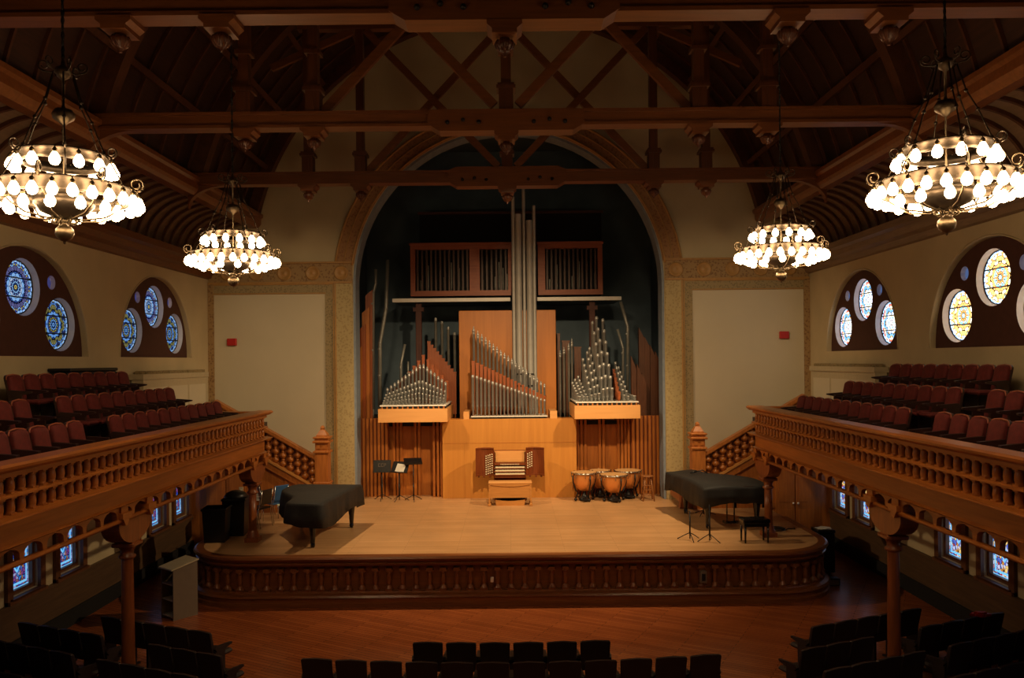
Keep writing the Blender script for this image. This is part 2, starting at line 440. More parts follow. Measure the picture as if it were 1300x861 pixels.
# front wall with the organ arch cut out
out = [(-8.8, 0.02), (-4.3, 0.02), (-4.3, ZS)] + [(4.3*math.cos(PI - PI*k/48), ZS + 4.3*math.sin(PI*k/48)) for k in range(1, 48)] + \
      [(4.3, ZS), (4.3, 0.02), (8.8, 0.02), (8.8, H+10), (-8.8, H+10)]
wf = struct(link('wall_front', flat('wall_front', [out], 0.45, M['wall'], 'y', YF)))
# painted reveal of the opening
b = MB()
rev = [(-4.3, 0.02), (-4.3, ZS)] + [(4.3*math.cos(PI - PI*k/48), ZS + 4.3*math.sin(PI*k/48)) for k in range(1, 48)] + [(4.3, ZS), (4.3, 0.02)]
for i in range(len(rev)-1):
    (x0, z0), (x1, z1) = rev[i], rev[i+1]
    s = 0.985
    def inn(x, z): return (x*s, ZS + (z-ZS)*s) if z > ZS else (x*s, z)
    a0, a1 = inn(x0, z0), inn(x1, z1)
    b.add([(x0, YF+.02, z0), (x1, YF+.02, z1), (x1, YF+.6, z1), (x0, YF+.6, z0), (a0[0], YF+.02, a0[1]), (a1[0], YF+.02, a1[1]), (a1[0], YF+.6, a1[1]), (a0[0], YF+.6, a0[1])],
          [(4,5,6,7), (0,1,5,4), (3,2,6,7)])
struct(b.build('arch_reveal', M['reveal'], wf))
# ornamental ring round the arch
a0 = math.asin(0.62/4.8)
ring = [(4.83*math.cos(t), ZS + 4.83*math.sin(t)) for t in [a0 + (PI-2*a0)*k/56 for k in range(57)]] + \
       [(4.31*math.cos(t), ZS + 4.31*math.sin(t)) for t in [PI - a0*1.1 - (PI-2.2*a0)*k/56 for k in range(57)]]
struct(link('arch_band', flat('arch_band', [ring], 0.06, M['arch'], 'y', YF-0.06), wf))
for rr, w in ((4.81, .035), (4.35, .03), (4.58, .02)):
    b = MB(); n = 64
    pts = [((rr)*math.cos(a0+(PI-2*a0)*k/n), YF-0.065, ZS + rr*math.sin(a0+(PI-2*a0)*k/n)) for k in range(n+1)]
    b.tube(pts, w, 6); struct(b.build('arch_moulding', M['gold'], wf))
for sx in (-1, 1):
    def bx(x0, x1, z0, z1, y, m, name, d=0.05):
        bb = MB(); bb.box(sx*x0, sx*x1, y-d, YF+0.02, z0, z1)
        return struct(bb.build(name, m, wf))
    bx(4.31, 4.76, 0.9, H+2.2, YF, M['damask'], 'jamb_band')
    bx(4.76, 4.80, 0.9, H+2.2, YF, M['gold'], 'gold_line', 0.07)
    bx(4.82, 4.845, 0.9, H+2.2, YF, M['gold'], 'gold_line', 0.07)
    bx(4.80, 5.07, 0.9, H+2.2, YF, M['damask_green'], 'border_band', 0.04)
    bx(5.07, 8.14, H+1.93, H+2.17, YF, M['damask_green'], 'border_band', 0.04)
    bx(4.84, 8.14, H+2.15, H+2.2, YF, M['gold'], 'gold_line', 0.07)
    bx(5.05, 8.14, H+1.90, H+1.93, YF, M['gold'], 'gold_line', 0.06)
    bx(4.31, 8.28, H+2.2, H+2.75, YF, M['frieze'], 'frieze', 0.05)
    bx(4.31, 8.28, H+2.73, H+2.78, YF, M['gold'], 'frieze_moulding', 0.10)
    bx(4.31, 8.28, H+2.18, H+2.23, YF, M['gold'], 'frieze_moulding', 0.09)
    bx(8.14, 8.3, H-1.6, H+2.2, YF, M['frieze'], 'corner_band', 0.06)
    bx(5.07, 8.14, 2.0, H+1.90, YF, M['panel'], 'wall_panel', 0.015)
    for k in range(5):
        bb = MB(); T = Matrix.Translation((sx*(4.62 + .78*k), YF-0.05, H+2.47)) @ Matrix.Rotation(PI/2, 4, 'X')
        bb.lathe([(0.20, 0.0), (0.20, 0.02), (0.165, 0.035), (0.15, 0.015), (0.06, 0.02), (0.001, 0.04)], 18, T)
        struct(bb.build('medallion', M['gold'], wf))

# niche behind the arch
b = MB()
b.box(-6, 6, 26.9, 27.1, 0, H+9); b.box(-4.95, -4.75, YF+.45, 27, 0, H+9); b.box(4.75, 4.95, YF+.45, 27, 0, H+9)
b.box(-6, 6, YF+.45, 27, H+7.0, H+7.2)
struct(b.build('wall_niche', M['blue']))

# side walls with lunettes and the pairs of windows under the gallery
LUN = [19.05, 13.92, 8.75, 3.55]
LZ = H + 0.16
WINS = [(20.2, 1), (18.85, 1), (15.1, 1), (13.7, 1), (9.75, 1), (8.4, 1), (4.4, 1), (3.0, 1)]
WZ, WW, WH = 1.50, 0.68, 0.88
def lunette(yc, s=1.0):
    return [(yc + 1.90*s*math.cos(PI*k/36), LZ + (1.9*s)*(math.sin(PI*k/36)**0.94 if 0 < k < 36 else 0)) for k in range(37)]
def winshape(yc, s=0.0):
    w = WW/2 + s; z0, z1 = WZ-WH/2-s, WZ+WH/2-0.16
    return [(yc-w, z0), (yc+w, z0), (yc+w, z1)] + [(yc + w*math.cos(PI*k/12), z1 + (0.16+s)*math.sin(PI*k/12)) for k in range(1, 12)] + [(yc-w, z1)]
nwin = 0
for sx, side in ((-1, 'left'), (1, 'right')):
    outl = [(-2.2, 0), (22.3, 0), (22.3, H+3.2), (-2.2, H+3.2)]
    holes = [lunette(y) for y in LUN] + [winshape(y, .05) for y, _ in WINS]
    me = flat('wall_'+side, [outl] + holes, 0.3, M['wall'], 'x', XW if sx > 0 else -XW-0.3)
    w = struct(link('wall_'+side, me))
    # back skin of the wall, so the recesses close
    bb = MB(); bb.box(sx*(XW+.62), sx*(XW+.7), -2.2, 22.3, 0, H+3.2); struct(bb.build('wall_outer', M['black'], w))
    # wainscot and baseboard
    bb = MB(); segs = []
    bb.box(sx*(XW-.04), sx*XW, -2.2, 22.2, 0.0, 0.86); bb.box(sx*(XW-.08), sx*XW, -2.2, 22.2, 0.86, 0.92)
    struct(bb.build('wainscot', M['wains'], w))
    bb = MB(); bb.box(sx*(XW-.09), sx*(XW-.04), -2.2, 22.2, 0.0, 0.3)
    struct(bb.build('baseboard_'+side, M['black']))
    # brown frieze of wood between the windows, up to the gallery
    bb = MB()
    ys = sorted([y for y, _ in WINS])
    for i in range(0, len(ys), 2):
        for y in (ys[i], ys[i+1]):
            bb.box(sx*(XW-.06), sx*XW, y-WW/2-.2, y-WW/2-.05, 0.92, 2.6)
            bb.box(sx*(XW-.06), sx*XW, y+WW/2+.05, y+WW/2+.2, 0.92, 2.6)
            bb.box(sx*(XW-.10), sx*XW, y-WW/2-.2, y+WW/2+.2, 0.92, 0.98)
            bb.box(sx*(XW-.06), sx*XW, y-WW/2-.05, y+WW/2+.05, 1.92, 2.6)
    struct(bb.build('window_casing', M['winframe'], w))
    # faint joints of the plaster courses, picture rail
    for yc in LUN:
        nwin += 1
        root = bpy.data.objects.new('window_%d' % nwin, None); C.objects.link(root)
        root.location = (sx*XW, yc, LZ); struct(root)
        def lun_circles(): return [(-1.14, 0.60, .5), (1.14, 0.60, .5), (0, 1.20, .5), (-.86, 1.36, .13), (.86, 1.36, .13)]
        hol = [circ(cy, cz, r, 32) for cy, cz, r in lun_circles()]
        lo = [(y-yc, z-LZ) for y, z in lunette(yc, .995)]
        struct(link('window_frame', flat('lunette_panel', [lo] + hol, 0.05, M['maroon'], 'x', 0.10 if sx > 0 else -0.15), root))
        # pale moulding of the arch
        bb = MB(); bb.tube([(sx*-0.005, 1.92*math.cos(PI*k/36), 1.92*(math.sin(PI*k/36)**.94 if 0<k<36 else 0)) for k in range(37)], .018, 6)
        struct(bb.build('window_moulding', M['wall'], root))
        for i, (cy, cz, r) in enumerate(lun_circles()):
            big = r > .3
            dpt = .13 if big else .08
            r2 = r*0.94
            T = Matrix.Translation((sx*.10, cy, cz)) @ Matrix.Rotation(sx*PI/2, 4, 'Y')
            bb = MB(); n = 32
            vs = [(r*1.0*math.cos(2*PI*k/n), r*math.sin(2*PI*k/n), 0) for k in range(n)] + [(r2*math.cos(2*PI*k/n), r2*math.sin(2*PI*k/n), dpt) for k in range(n)]
            bb.add(vs, [(k, (k+1) % n, n+(k+1) % n, n+k) for k in range(n)], True, T)
            struct(bb.build('window_reveal', M['splay'], root))
            if big:
                mt = (M['rose_l2'] if cz > 1 else M['rose_l']) if sx < 0 else (M['rose_r'] if cz > 1 or yc < 15 else M['rose_r2'])
                if sx > 0 and yc > 15: mt = M['rose_r2']
            else: mt = M['ocul'] if sx < 0 else M['ocul_r']
            bb = MB(); bb.lathe([(r2+.01, 0), (r2+.01, .02)], 32, Matrix.Rotation(sx*PI/2, 4, 'Y'), False)
            struct(bb.build('window_glass', mt, root, (sx*(.10+dpt), cy, cz)))
            if big:
                bb = MB()
                bb.tube([(0, r2*math.cos(2*PI*k/24), r2*math.sin(2*PI*k/24)) for k in range(24)], .012, 4, closed=True)
                for q in (-.33, .33):
                    hw = math.sqrt(r2*r2 - (q*.5)**2)
                    bb.tube([(0, -hw, q*.5), (0, hw, q*.5)], .008, 4)
                struct(bb.build('window_bar', M['iron'], root, (sx*(.085+dpt), cy, cz)))
    for y, _ in WINS:
        nwin += 1
        root = bpy.data.objects.new('window_%d' % nwin, None); C.objects.link(root)
        root.location = (sx*XW, y, WZ); struct(root)
        shp = [(a-y, z-WZ) for a, z in winshape(y, .05)]; inn = [(a-y, z-WZ) for a, z in winshape(y, -0.02)]
        struct(link('window_frame', flat('win_frame', [shp, inn], 0.16, M['winframe'], 'x', 0.05 if sx > 0 else -.21), root))
        shg = [(a-y, z-WZ) for a, z in winshape(y, 0)]
        struct(link('window_glass', flat('win_glass', [shg], 0.01, M['pane_l'] if sx < 0 else M['pane_r'], 'x', 0.12 if sx > 0 else -.13), root))
        bb = MB(); bb.box(sx*-.1, sx*.1, -WW/2-.12, WW/2+.12, -WH/2-.09, -WH/2-.055); struct(bb.build('window_sill', M['rib'], root))
    # cornice
    bb = MB()
    prof = [(XW, H+2.32), (XW-.10, H+2.34), (XW-.14, H+2.45), (XW-.26, H+2.50), (XW-.30, H+2.62), (XW-.42, H+2.66), (XW-.42, H+2.80), (XW, H+2.80)]
    bb.prism([(sx*x, z) for x, z in prof], 'y', -2.2, 22.2)
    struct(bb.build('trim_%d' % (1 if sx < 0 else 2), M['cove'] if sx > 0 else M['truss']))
    # cove of curved boards from the wall up to the longitudinal beam
    bb = MB(); n = 14
    arc = [(7.02 + 1.26*math.cos(PI/2*k/n), H+2.80 + 1.05*math.sin(PI/2*k/n)) for k in range(n+1)]
    arc2 = [(7.02 + 1.38*math.cos(PI/2*k/n), H+2.80 + 1.17*math.sin(PI/2*k/n)) for k in range(n, -1, -1)]
    bb.prism([(sx*x, z) for x, z in arc + arc2], 'y', -2.2, 22.2, smooth=True)
    cv = struct(bb.build('ceiling_cove', M['cove']))
    arc3 = [(7.02 + 1.20*math.cos(PI/2*k/n), H+2.80 + 0.99*math.sin(PI/2*k/n)) for k in range(n+1)]
    arc4 = [(7.02 + 1.27*math.cos(PI/2*k/n), H+2.80 + 1.06*math.sin(PI/2*k/n)) for k in range(n, -1, -1)]
    bb = MB(); bb.prism([(sx*x, z) for x, z in arc3 + arc4], 'y', -0.03, 0.03)
    rm = bb.mesh('rib', M['rib'])
    for k in range(56):
        struct(link('rib', rm, cv, (0, -2.0 + .432*k, 0)))
    # longitudinal beam with mouldings
    bb = MB()
    prof = [(6.86, H+3.78), (6.82, H+3.84), (6.82, H+3.98), (6.76, H+4.02), (6.76, H+4.10), (7.25, H+4.10), (7.25, H+3.78), (7.12, H+3.72), (6.92, H+3.72)]
    bb.prism([(sx*x, z) for x, z in prof], 'y', -2.2, 22.2)
    struct(bb.build('trim_%d' % (3 if sx < 0 else 4), M['rail_x']))

# main vault
t0 = math.asin((H+4.05-VZ)/VR); n = 48
arc = [(VR*math.cos(t0+(PI-2*t0)*k/n), VZ+VR*math.sin(t0+(PI-2*t0)*k/n)) for k in range(n+1)]
arc2 = [((VR+.15)*math.cos(t0+(PI-2*t0)*k/n), VZ+(VR+.15)*math.sin(t0+(PI-2*t0)*k/n)) for k in range(n, -1, -1)]
b = MB(); b.prism(arc + arc2, 'y', -2.2, 22.2, smooth=True)
ceil = struct(b.build('ceiling', M['ceil']))
def arcband(r0, r1, w):
    a = [(r0*math.cos(t0+(PI-2*t0)*k/n), VZ+r0*math.sin(t0+(PI-2*t0)*k/n)) for k in range(n+1)]
    a2 = [(r1*math.cos(t0+(PI-2*t0)*k/n), VZ+r1*math.sin(t0+(PI-2*t0)*k/n)) for k in range(n, -1, -1)]
    bb = MB(); bb.prism(a + a2, 'y', -w/2, w/2); return bb
rm = arcband(7.24, 7.31, .05).mesh('rib', M['rib'])
for k in range(34):
    y = -1.6 + .715*k
    if y < 22.1: struct(link('rib', rm, ceil, (0, y, 0)))
pm = arcband(7.02, 7.31, .26).mesh('principal_rib', M['rib'])
for y in (0.5, 4.8, 9.35, 13.7, 18.0, 22.0): struct(link('principal_rib', pm, ceil, (0, y, 0)))
for k in range(1, 14):
    t = t0 + (PI-2*t0)*k/14
    T = Matrix.Translation((7.22*math.cos(t), 0, VZ+7.22*math.sin(t))) @ Matrix.Rotation(PI/2 - t, 4, 'Y')
    bb = MB(); bb.box(-.06, .06, -2.2, 22.2, -.07, .07, T)
    struct(bb.build('purlin', M['rib'], ceil))
# wall behind the photographer
b = MB(); b.box(-9, 9, -2.4, -2.2, 0, H+10)
struct(b.build('wall_back', M['wall']))

# ================================================================== ROOF TRUSSES
def acorn(s=1.0):
    return [(0.02*s, -.40*s), (0.035*s, -.385*s), (0.02*s, -.37*s), (.10*s, -.30*s), (.15*s, -.23*s), (.165*s, -.17*s), (.13*s, -.12*s), (.09*s, -.10*s), (.09*s, -.06*s)]
def truss(Y, label, splice_up):
    root = thing('roof_truss', label, 'roof truss', (0, Y, H+3.93), group='timber trusses under the vault')
    z = 0.0
    bb = MB()
    bb.box(-7.06, 7.06, -.11, .11, 0.03, .27); bb.box(-7.06, 7.06, -.15, .15, .22, .27)
    for sx in (-1, 1): bb.box(sx*1.15, sx*6.8, -.15, .15, 0, .05)
    bb.build('tie_beam', M['truss'], root)
    bb = MB(); bb.prism([(-1.3, .02), (-1.12, -.09), (1.12, -.09), (1.3, .02), (1.3, .26), (1.12, .34 if splice_up else .27), (-1.12, .34 if splice_up else .27), (-1.3, .26)], 'y', -.17, .17)
    sp = bb.build('splice_block', M['truss'], root)
    bb = MB()
    for x in (-.98, -.72, -.46, .46, .72, .98):
        bb.lathe([(.035, 0), (.035, .03), (.001, .045)], 8, Matrix.Translation((x, -.165, .05 + (.04 if abs(x) == .72 else 0))) @ Matrix.Rotation(PI/2, 4, 'X'))
    bb.build('bolt', M['iron'], sp)
    bb = MB(); bb.box(-4.6, 4.6, -.10, .10, 3.42, 3.62); bb.build('top_chord', M['truss'], root)
    for x, kind in ((0, 'king_post'), (-3.24, 'queen_post'), (3.24, 'queen_post'), (-4.4, 'outer_post'), (4.4, 'outer_post')):
        top = {0: 5.7, 3.24: 4.9, 4.4: 4.2}[abs(x)]
        bb = MB(); w = .085
        bb.box(x-w, x+w, -w, w, .25, top)
        bb.box(x-.12, x+.12, -.12, .12, .27, .62); bb.box(x-.16, x+.16, -.16, .16, .62, .68); bb.box(x-.14, x+.14, -.14, .14, .68, .72)
        bb.box(x-.13, x+.13, -.13, .13, 1.25, 1.32)
        bb.box(x-.025, x+.025, -.13, -.11, .30, .60)
        bb.build(kind, M['truss_v'], root)
        bb = MB(); b0 = -.09 if abs(x) < 1 else 0.0
        bb.prism([(x-.20, b0), (x-.20, b0-.05), (x-.14, b0-.10), (x-.14, b0-.15), (x+.14, b0-.15), (x+.14, b0-.10), (x+.20, b0-.05), (x+.20, b0)], 'y', -.18, .18)
        pc = bb.build('pendant_block', M['truss'], root)
        bb = MB(); bb.lathe([(r, zz) for r, zz in acorn(.66)], 16, Matrix.Translation((x, 0, b0-.10)), True)
        # flutes
        for k in range(12):
            a = 2*PI*k/12
            bb.tube([(x+.06*math.cos(a), .06*math.sin(a), b0-.30), (x+.098*math.cos(a), .098*math.sin(a), b0-.255), (x+.112*math.cos(a), .112*math.sin(a), b0-.215), (x+.09*math.cos(a), .09*math.sin(a), b0-.18)], .010, 4)
        bb.build('pendant', M['truss_v'], pc)
    for sx in (-1, 1):
        bb = MB(); bb.beam((sx*.2, -.05, .36), (sx*3.1, -.05, 3.4), .09, .15); bb.build('brace', M['truss'], root)
        bb = MB(); bb.beam((sx*3.1, .06, .30), (sx*.2, .06, 3.4), .09, .15); bb.build('brace', M['truss'], root)
        bb = MB(); bb.beam((sx*3.4, 0, 3.4), (sx*5.2, 0, 2.6), .09, .15); bb.build('brace', M['truss'], root)
        # curved bracket where the tie meets the wall beam
        bb = MB(); bb.prism([(sx*7.05, 0), (sx*6.2, 0)] + [(sx*(6.2+.85*math.sin(PI/2*k/8)), -.5*(1-math.cos(PI/2*k/8))) for k in range(1, 9)], 'y', -.07, .07)
        bb.build('bracket', M['truss'], root)
truss(17.8, 'timber roof truss nearest the organ arch, its tie beam crossing the arch below the others', True)
truss(13.55, 'middle timber roof truss, its tie beam level with the crown of the organ arch', False)
truss(9.2, 'nearest timber roof truss, tie beam running along the top edge of the photo', False)

# ================================================================== CHANDELIERS
def scroll(cx, cz, r, turns=1.4, n=18, start=0.0, flip=1, shrink=.62):
    return [(cx + flip*(r*(1-shrink*k/n))*math.cos(start+turns*2*PI*k/n), 0, cz + (r*(1-shrink*k/n))*math.sin(start+turns*2*PI*k/n)) for k in range(n+1)]
def chandelier(label):
    root = thing('chandelier', label, 'chandelier', (0, 0, 0), group='chandeliers hanging along the hall')
    def band(r, z0, z1, tilt=0.02):
        bb = MB(); n = 40
        prof = [(r-.012, z0), (r+.02, z0), (r+.012, z0+.02), (r+.012+tilt, z1-.02), (r+.03+tilt, z1-.01), (r+.03+tilt, z1), (r-.012+tilt, z1)]
        m = len(prof); vs = []
        for rr, z in prof:
            for k in range(n): vs.append((rr*math.cos(2*PI*k/n), rr*math.sin(2*PI*k/n), z))
        fs = [(i*n+k, i*n+(k+1) % n, ((i+1) % m)*n+(k+1) % n, ((i+1) % m)*n+k) for i in range(m) for k in range(n)]
        bb.add(vs, fs, True); return bb
    band(.52, -.06, .06).build('lower_ring', M['bronze'], root)
    bb = band(.33, .25, .34)
    bb.build('upper_ring', M['bronze'], root)
    # central drum and bowl
    bb = MB(); bb.lathe([(.02, -.215), (.09, -.205), (.19, -.16), (.24, -.10), (.25, -.04), (.22, -.035), (.21, .02), (.20, .10), (.18, .11), (.12, .13), (.03, .14)], 24)
    bb.build('bowl', M['bronze'], root)
    # finial
    bb = MB(); bb.lathe([(.004, -.44), (.012, -.43), (.012, -.415), (.03, -.41), (.065, -.38), (.078, -.345), (.072, -.31), (.05, -.285), (.025, -.275), (.02, -.25), (.035, -.24), (.02, -.225), (.018, -.20)], 16)
    bb.build('finial', M['brass'], root)
    for k in range(8):
        a = 2*PI*k/8 + .2
        T = Matrix.Rotation(a, 4, 'Z')
        bb = MB()
        bb.tube([(T @ Vector(p)) for p in scroll(.075, -.235, .045, 1.5)], .007, 5)
        bb.tube([T @ Vector(p) for p in ((.02, 0, -.20), (.15, 0, -.225), (.33, 0, -.20), (.45, 0, -.13), (.53, 0, -.05))], .009, 5)
        bb.tube([T @ Vector(p) for p in scroll(.595, .10, .065, 1.35, start=-PI/2)], .008, 5)
        bb.build('scroll_arm', M['brass'], root)
    for k in range(6):
        a = 2*PI*k/6
        T = Matrix.Rotation(a, 4, 'Z')
        bb = MB()
        bb.tube([T @ Vector(p) for p in scroll(.42, .36, .05, 1.3, start=-PI/2)], .007, 5)
        bb.tube([T @ Vector(p) for p in ((.53, 0, .05), (.44, 0, .22), (.35, 0, .36), (.25, 0, .62), (.16, 0, .80), (.09, 0, 1.05))], .007, 5)
        for zz, rr in ((.36, .35), (.62, .25), (.80, .16), (.05, .53)):
            bb.sphere(T @ Vector((rr, 0, zz)), .017, 8, 5)
        bb.build('suspension_rod', M['bronze'], root)
    bb = MB()
    bb.lathe([(.008, .14), (.008, .60), (.04, .63), (.085, .66), (.095, .70), (.07, .74), (.02, .75), (.012, .78), (.012, 1.0), (.05, 1.03), (.07, 1.07), (.06, 1.10), (.02, 1.13), (.012, 1.2)], 14)
    bb.build('centre_stem', M['brass'], root)
    for k in range(6):
        a = 2*PI*k/6 + .3
        T = Matrix.Rotation(a, 4, 'Z')
        bb = MB(); bb.tube([T @ Vector(p) for p in [(.02, 0, 1.09), (.10, 0, 1.06)] + scroll(.15, 1.12, .05, 1.2, start=-PI/2)], .007, 5)
        bb.build('crown_scroll', M['bronze'], root)
    bb = MB(); z = 1.2
    while z < 7.05:
        bb.tube([(.012*math.cos(2*PI*k/6), 0, z+.04*math.sin(2*PI*k/6)) if int(z*12.5) % 2 else (0, .012*math.cos(2*PI*k/6), z+.04*math.sin(2*PI*k/6)) for k in range(6)], .006, 4, closed=True)
        z += .065
    bb.tube([(0, 0, 1.2), (0, 0, 7.05)], .005, 4)
    bb.build('chain', M['blackmetal'], root)
    # lamps: one mesh, shared by every bulb
    bb = MB(); bb.lathe([(.001, -.108), (.028, -.098), (.043, -.072), (.043, -.048), (.028, -.015), (.015, .005)], 12)
    bulb = bb.mesh('bulb', M['bulb'])
    bb = MB(); bb.lathe([(.014, .0), (.02, .005), (.02, .03), (.008, .045)], 8)
    bb.tube([(0, 0, .04), (-.03, 0, .075), (-.085, 0, .06)], .006, 4)
    sock = bb.mesh('lamp_holder', M['brass'])
    def lamps(cnt, r, z, off):
        for k in range(cnt):
            a = 2*PI*(k+off)/cnt
            o = link('lamp_holder', sock, root, (r*math.cos(a), r*math.sin(a), z), a)
            link('bulb', bulb, o)
    lamps(26, .605, -.02, 0.0)
    lamps(12, .43, -.085, .5)
    lamps(14, .40, .27, .25)
    return root
CH = H + 1.50
ch = chandelier('brass chandelier with two rings of glowing bulbs, the larger of the left pair')
ch.location = (-3.87, 7.05, CH)
dup(ch, (-3.87, 11.35, CH), .2, 'brass chandelier with two rings of glowing bulbs, the smaller and farther of the left pair')
dup(ch, (3.87, 7.05, CH), .35, 'brass chandelier with two rings of glowing bulbs, the larger of the right pair')
dup(ch, (3.87, 11.35, CH), .5, 'brass chandelier with two rings of glowing bulbs, the smaller and farther of the right pair')
# ================================================================== GALLERIES
GY0, GY1 = -2.1, 17.9
def baluster_mesh(h, r, mat, seg=10):
    bb = MB(); w = r*0.98
    bb.box(-w, w, -w, w, 0, h*.10)
    prof = [(r*.92, h*.10), (r*.98, h*.15), (r*.86, h*.19), (r*.95, h*.26), (r*1.0, h*.40), (r*.97, h*.60), (r*.84, h*.74), (r*.80, h*.78), (r*.98, h*.82), (r*.84, h*.86), (r*.92, h*.90)]
    bb.lathe(prof, seg)
    bb.box(-w, w, -w, w, h*.90, h)
    return bb.mesh('baluster', mat)
for sx, side in ((-1, 'left'), (1, 'right')):
    # tiered floor of the gallery
    bb = MB()
    prof = [(5.62, 3.02), (XW, 3.02), (XW, 3.91), (7.30, 3.91), (7.30, 3.56), (6.56, 3.56), (6.56, 3.25), (5.62, 3.25)]
    bb.prism([(sx*x, z) for x, z in prof], 'y', GY0, 17.45)
    bb.box(sx*5.62, sx*XW, 17.45, GY1, 3.02, 3.25); bb.box(sx*6.7, sx*XW, GY1, 22.2, 3.02, 3.25)
    struct(bb.build('floor_gallery_'+side, M['seatdark']))
    root = thing('gallery_balustrade', 'carved oak balustrade of the %s gallery, two tiers of balusters over an arcade' % side, 'balustrade', (sx*5.5, (GY0+GY1)/2, 2.7))
    oy = -(GY0+GY1)/2
    def pr(name, prof, m, y0=GY0, y1=GY1, par=None):
        bb = MB(); bb.prism([(sx*(x-5.5), z-2.7) for x, z in prof], 'y', y0+oy, y1+oy)
        return bb.build(name, m, par or root)
    pr('handrail', [(5.36, 3.72), (5.30, 3.76), (5.29, 3.79), (5.33, 3.815), (5.62, 3.815), (5.66, 3.79), (5.66, 3.76), (5.60, 3.72)], M['rail'], y1=GY1+.08)
    pr('top_frieze', [(5.41, 3.66), (5.41, 3.72), (5.60, 3.72), (5.60, 3.66)], M['rail'])
    pr('middle_rail', [(5.42, 3.425), (5.385, 3.437), (5.385, 3.458), (5.42, 3.47), (5.56, 3.47), (5.56, 3.425)], M['rail'])
    pr('ledge', [(5.42, 3.16), (5.36, 3.18), (5.30, 3.20), (5.31, 3.22), (5.44, 3.235), (5.56, 3.235), (5.56, 3.16)], M['rail'], y1=GY1+.06)
    pr('fascia', [(5.44, 2.87), (5.40, 2.895), (5.45, 2.92), (5.45, 3.16), (5.62, 3.16), (5.62, 2.87)], M['rail'])
    pr('gap_shade_backing', [(5.60, 3.16), (5.60, 3.72), (5.63, 3.72), (5.63, 3.16)], M['seatdark'])  # near-black sheet: shade between the balusters is put into its colour
    bu = baluster_mesh(.192, .052, M['oakv']); bl = baluster_mesh(.192, .052, M['oakv'])
    for k in range(50):
        y = 8.02 + k*.199
        link('baluster', bu, root, (sx*(-.02), y+oy, 3.469-2.7))
        link('baluster', bl, root, (sx*(-.02), y+oy, 3.234-2.7))
    # the balusters beyond the near edge of the photo, as one run
    bb = MB()
    for me_, zz in ((bu, .769), (bl, .534)):
        q = [tuple(v.co) for v in me_.vertices]; ff = [tuple(f.vertices) for f in me_.polygons]
        for k in range(1, 50): bb.add([(x+sx*-.02, y+8.02-k*.199+oy, z+zz) for x, y, z in q], ff, True)
    o = bb.build('baluster_run', M['oakv'], root); o['kind'] = 'stuff'
    # pierced arcade and its round bar
    y0, y1, z0, z1 = GY0+.05, GY1-.05, 2.68, 2.872
    n = 45; p = (y1-y0)/n; holes = []
    for k in range(n):
        c = y0 + p*(k+.5); w = p*.42
        h = [(c-w, z0+.012), (c+w, z0+.012), (c+w*.96, z0+.07)]
        for q in range(1, 6): h.append((c+w*math.cos(q/6*PI/2)*.98, z0+.07+.095*math.sin(q/6*PI/2)))
        h.append((c, z0+.175))
        for q in range(5, 0, -1): h.append((c-w*math.cos(q/6*PI/2)*.98, z0+.07+.095*math.sin(q/6*PI/2)))
        h.append((c-w*.96, z0+.07)); holes.append(h)
    me = flat('arcade', [[(y0, z0), (y1, z0), (y1, z1), (y0, z1)]] + holes, .07, M['rail'], 'x', sx*5.5-.035)
    for v in me.vertices: v.co.x -= sx*5.5; v.co.y += oy; v.co.z -= 2.7
    link('arcade', me, root)
    bb = MB(); bb.tube([(sx*-.03, GY0+oy, -.03), (sx*-.03, GY1+oy, -.03)], .034, 8); bb.build('arcade_rail', M['rail'], root)
    # end return of the parapet
    r2 = thing('parapet_return', 'short oak parapet closing the stage end of the %s gallery' % side, 'parapet', (sx*6.15, GY1-.02, 3.25))
    bb = MB(); bb.box(-.55, .55, -.09, .0, 0, .46); bb.build('panel', M['rail'], r2)
    bb = MB(); bb.box(-.62, .62, -.15, .06, .47, .55, b=.02); bb.build('handrail', M['rail'], r2)
    # closing panel under the end
    bb = MB(); bb.box(sx*5.45, sx*6.7, GY1-.05, GY1, 2.87, 3.16); struct(bb.build('trim_%d' % (5 if sx < 0 else 6), M['rail']))
    for yc, zb, nm in ((11.75, 0.0, 'near'), (17.45, ST, 'far')):
        lab = ('oak column standing on the hall floor under the %s gallery, near the dark seat rows' if zb == 0 else 'oak column standing on the stage at the end of the %s gallery') % side
        r = thing('gallery_column', lab, 'column', (sx*5.6, yc, zb), group='columns carrying the galleries')
        Z = lambda z: z - zb
        bb = MB(); bb.box(-.15, .15, -.15, .15, 0, .10, b=.01); bb.lathe([(.14, .10), (.14, .14), (.115, .17), (.12, .20), (.10, .24)], 16); bb.build('base', M['colw'], r)
        bb = MB(); bb.lathe([(.095, .2), (.095, .3), (.088, Z(1.2)), (.080, Z(2.04))], 16); bb.build('shaft', M['colw'], r)
        bb = MB(); bb.lathe([(.085, Z(2.03)), (.118, Z(2.05)), (.118, Z(2.08)), (.085, Z(2.10)), (.09, Z(2.16)), (.13, Z(2.22))], 16)
        bb.box(-.16, .16, -.16, .16, Z(2.22), Z(2.28), b=.012); bb.build('capital', M['colw'], r)
        bb = MB()
        sh = [(-.50, 2.70), (-.50, 2.60)] + [(-.48*math.cos(q/8*PI/2)-.02, 2.58-.29*math.sin(q/8*PI/2)) for q in range(1, 8)] + [(-.12, 2.28), (.12, 2.28)] + [(.48*math.cos(q/8*PI/2)+.02, 2.58-.29*math.sin(q/8*PI/2)) for q in range(7, 0, -1)] + [(.50, 2.60), (.50, 2.70)]
        bb.prism([(y, Z(z)) for y, z in sh], 'x', -.13, .13)
        bb.build('bracket', M['colw'], r)
        bb = MB()
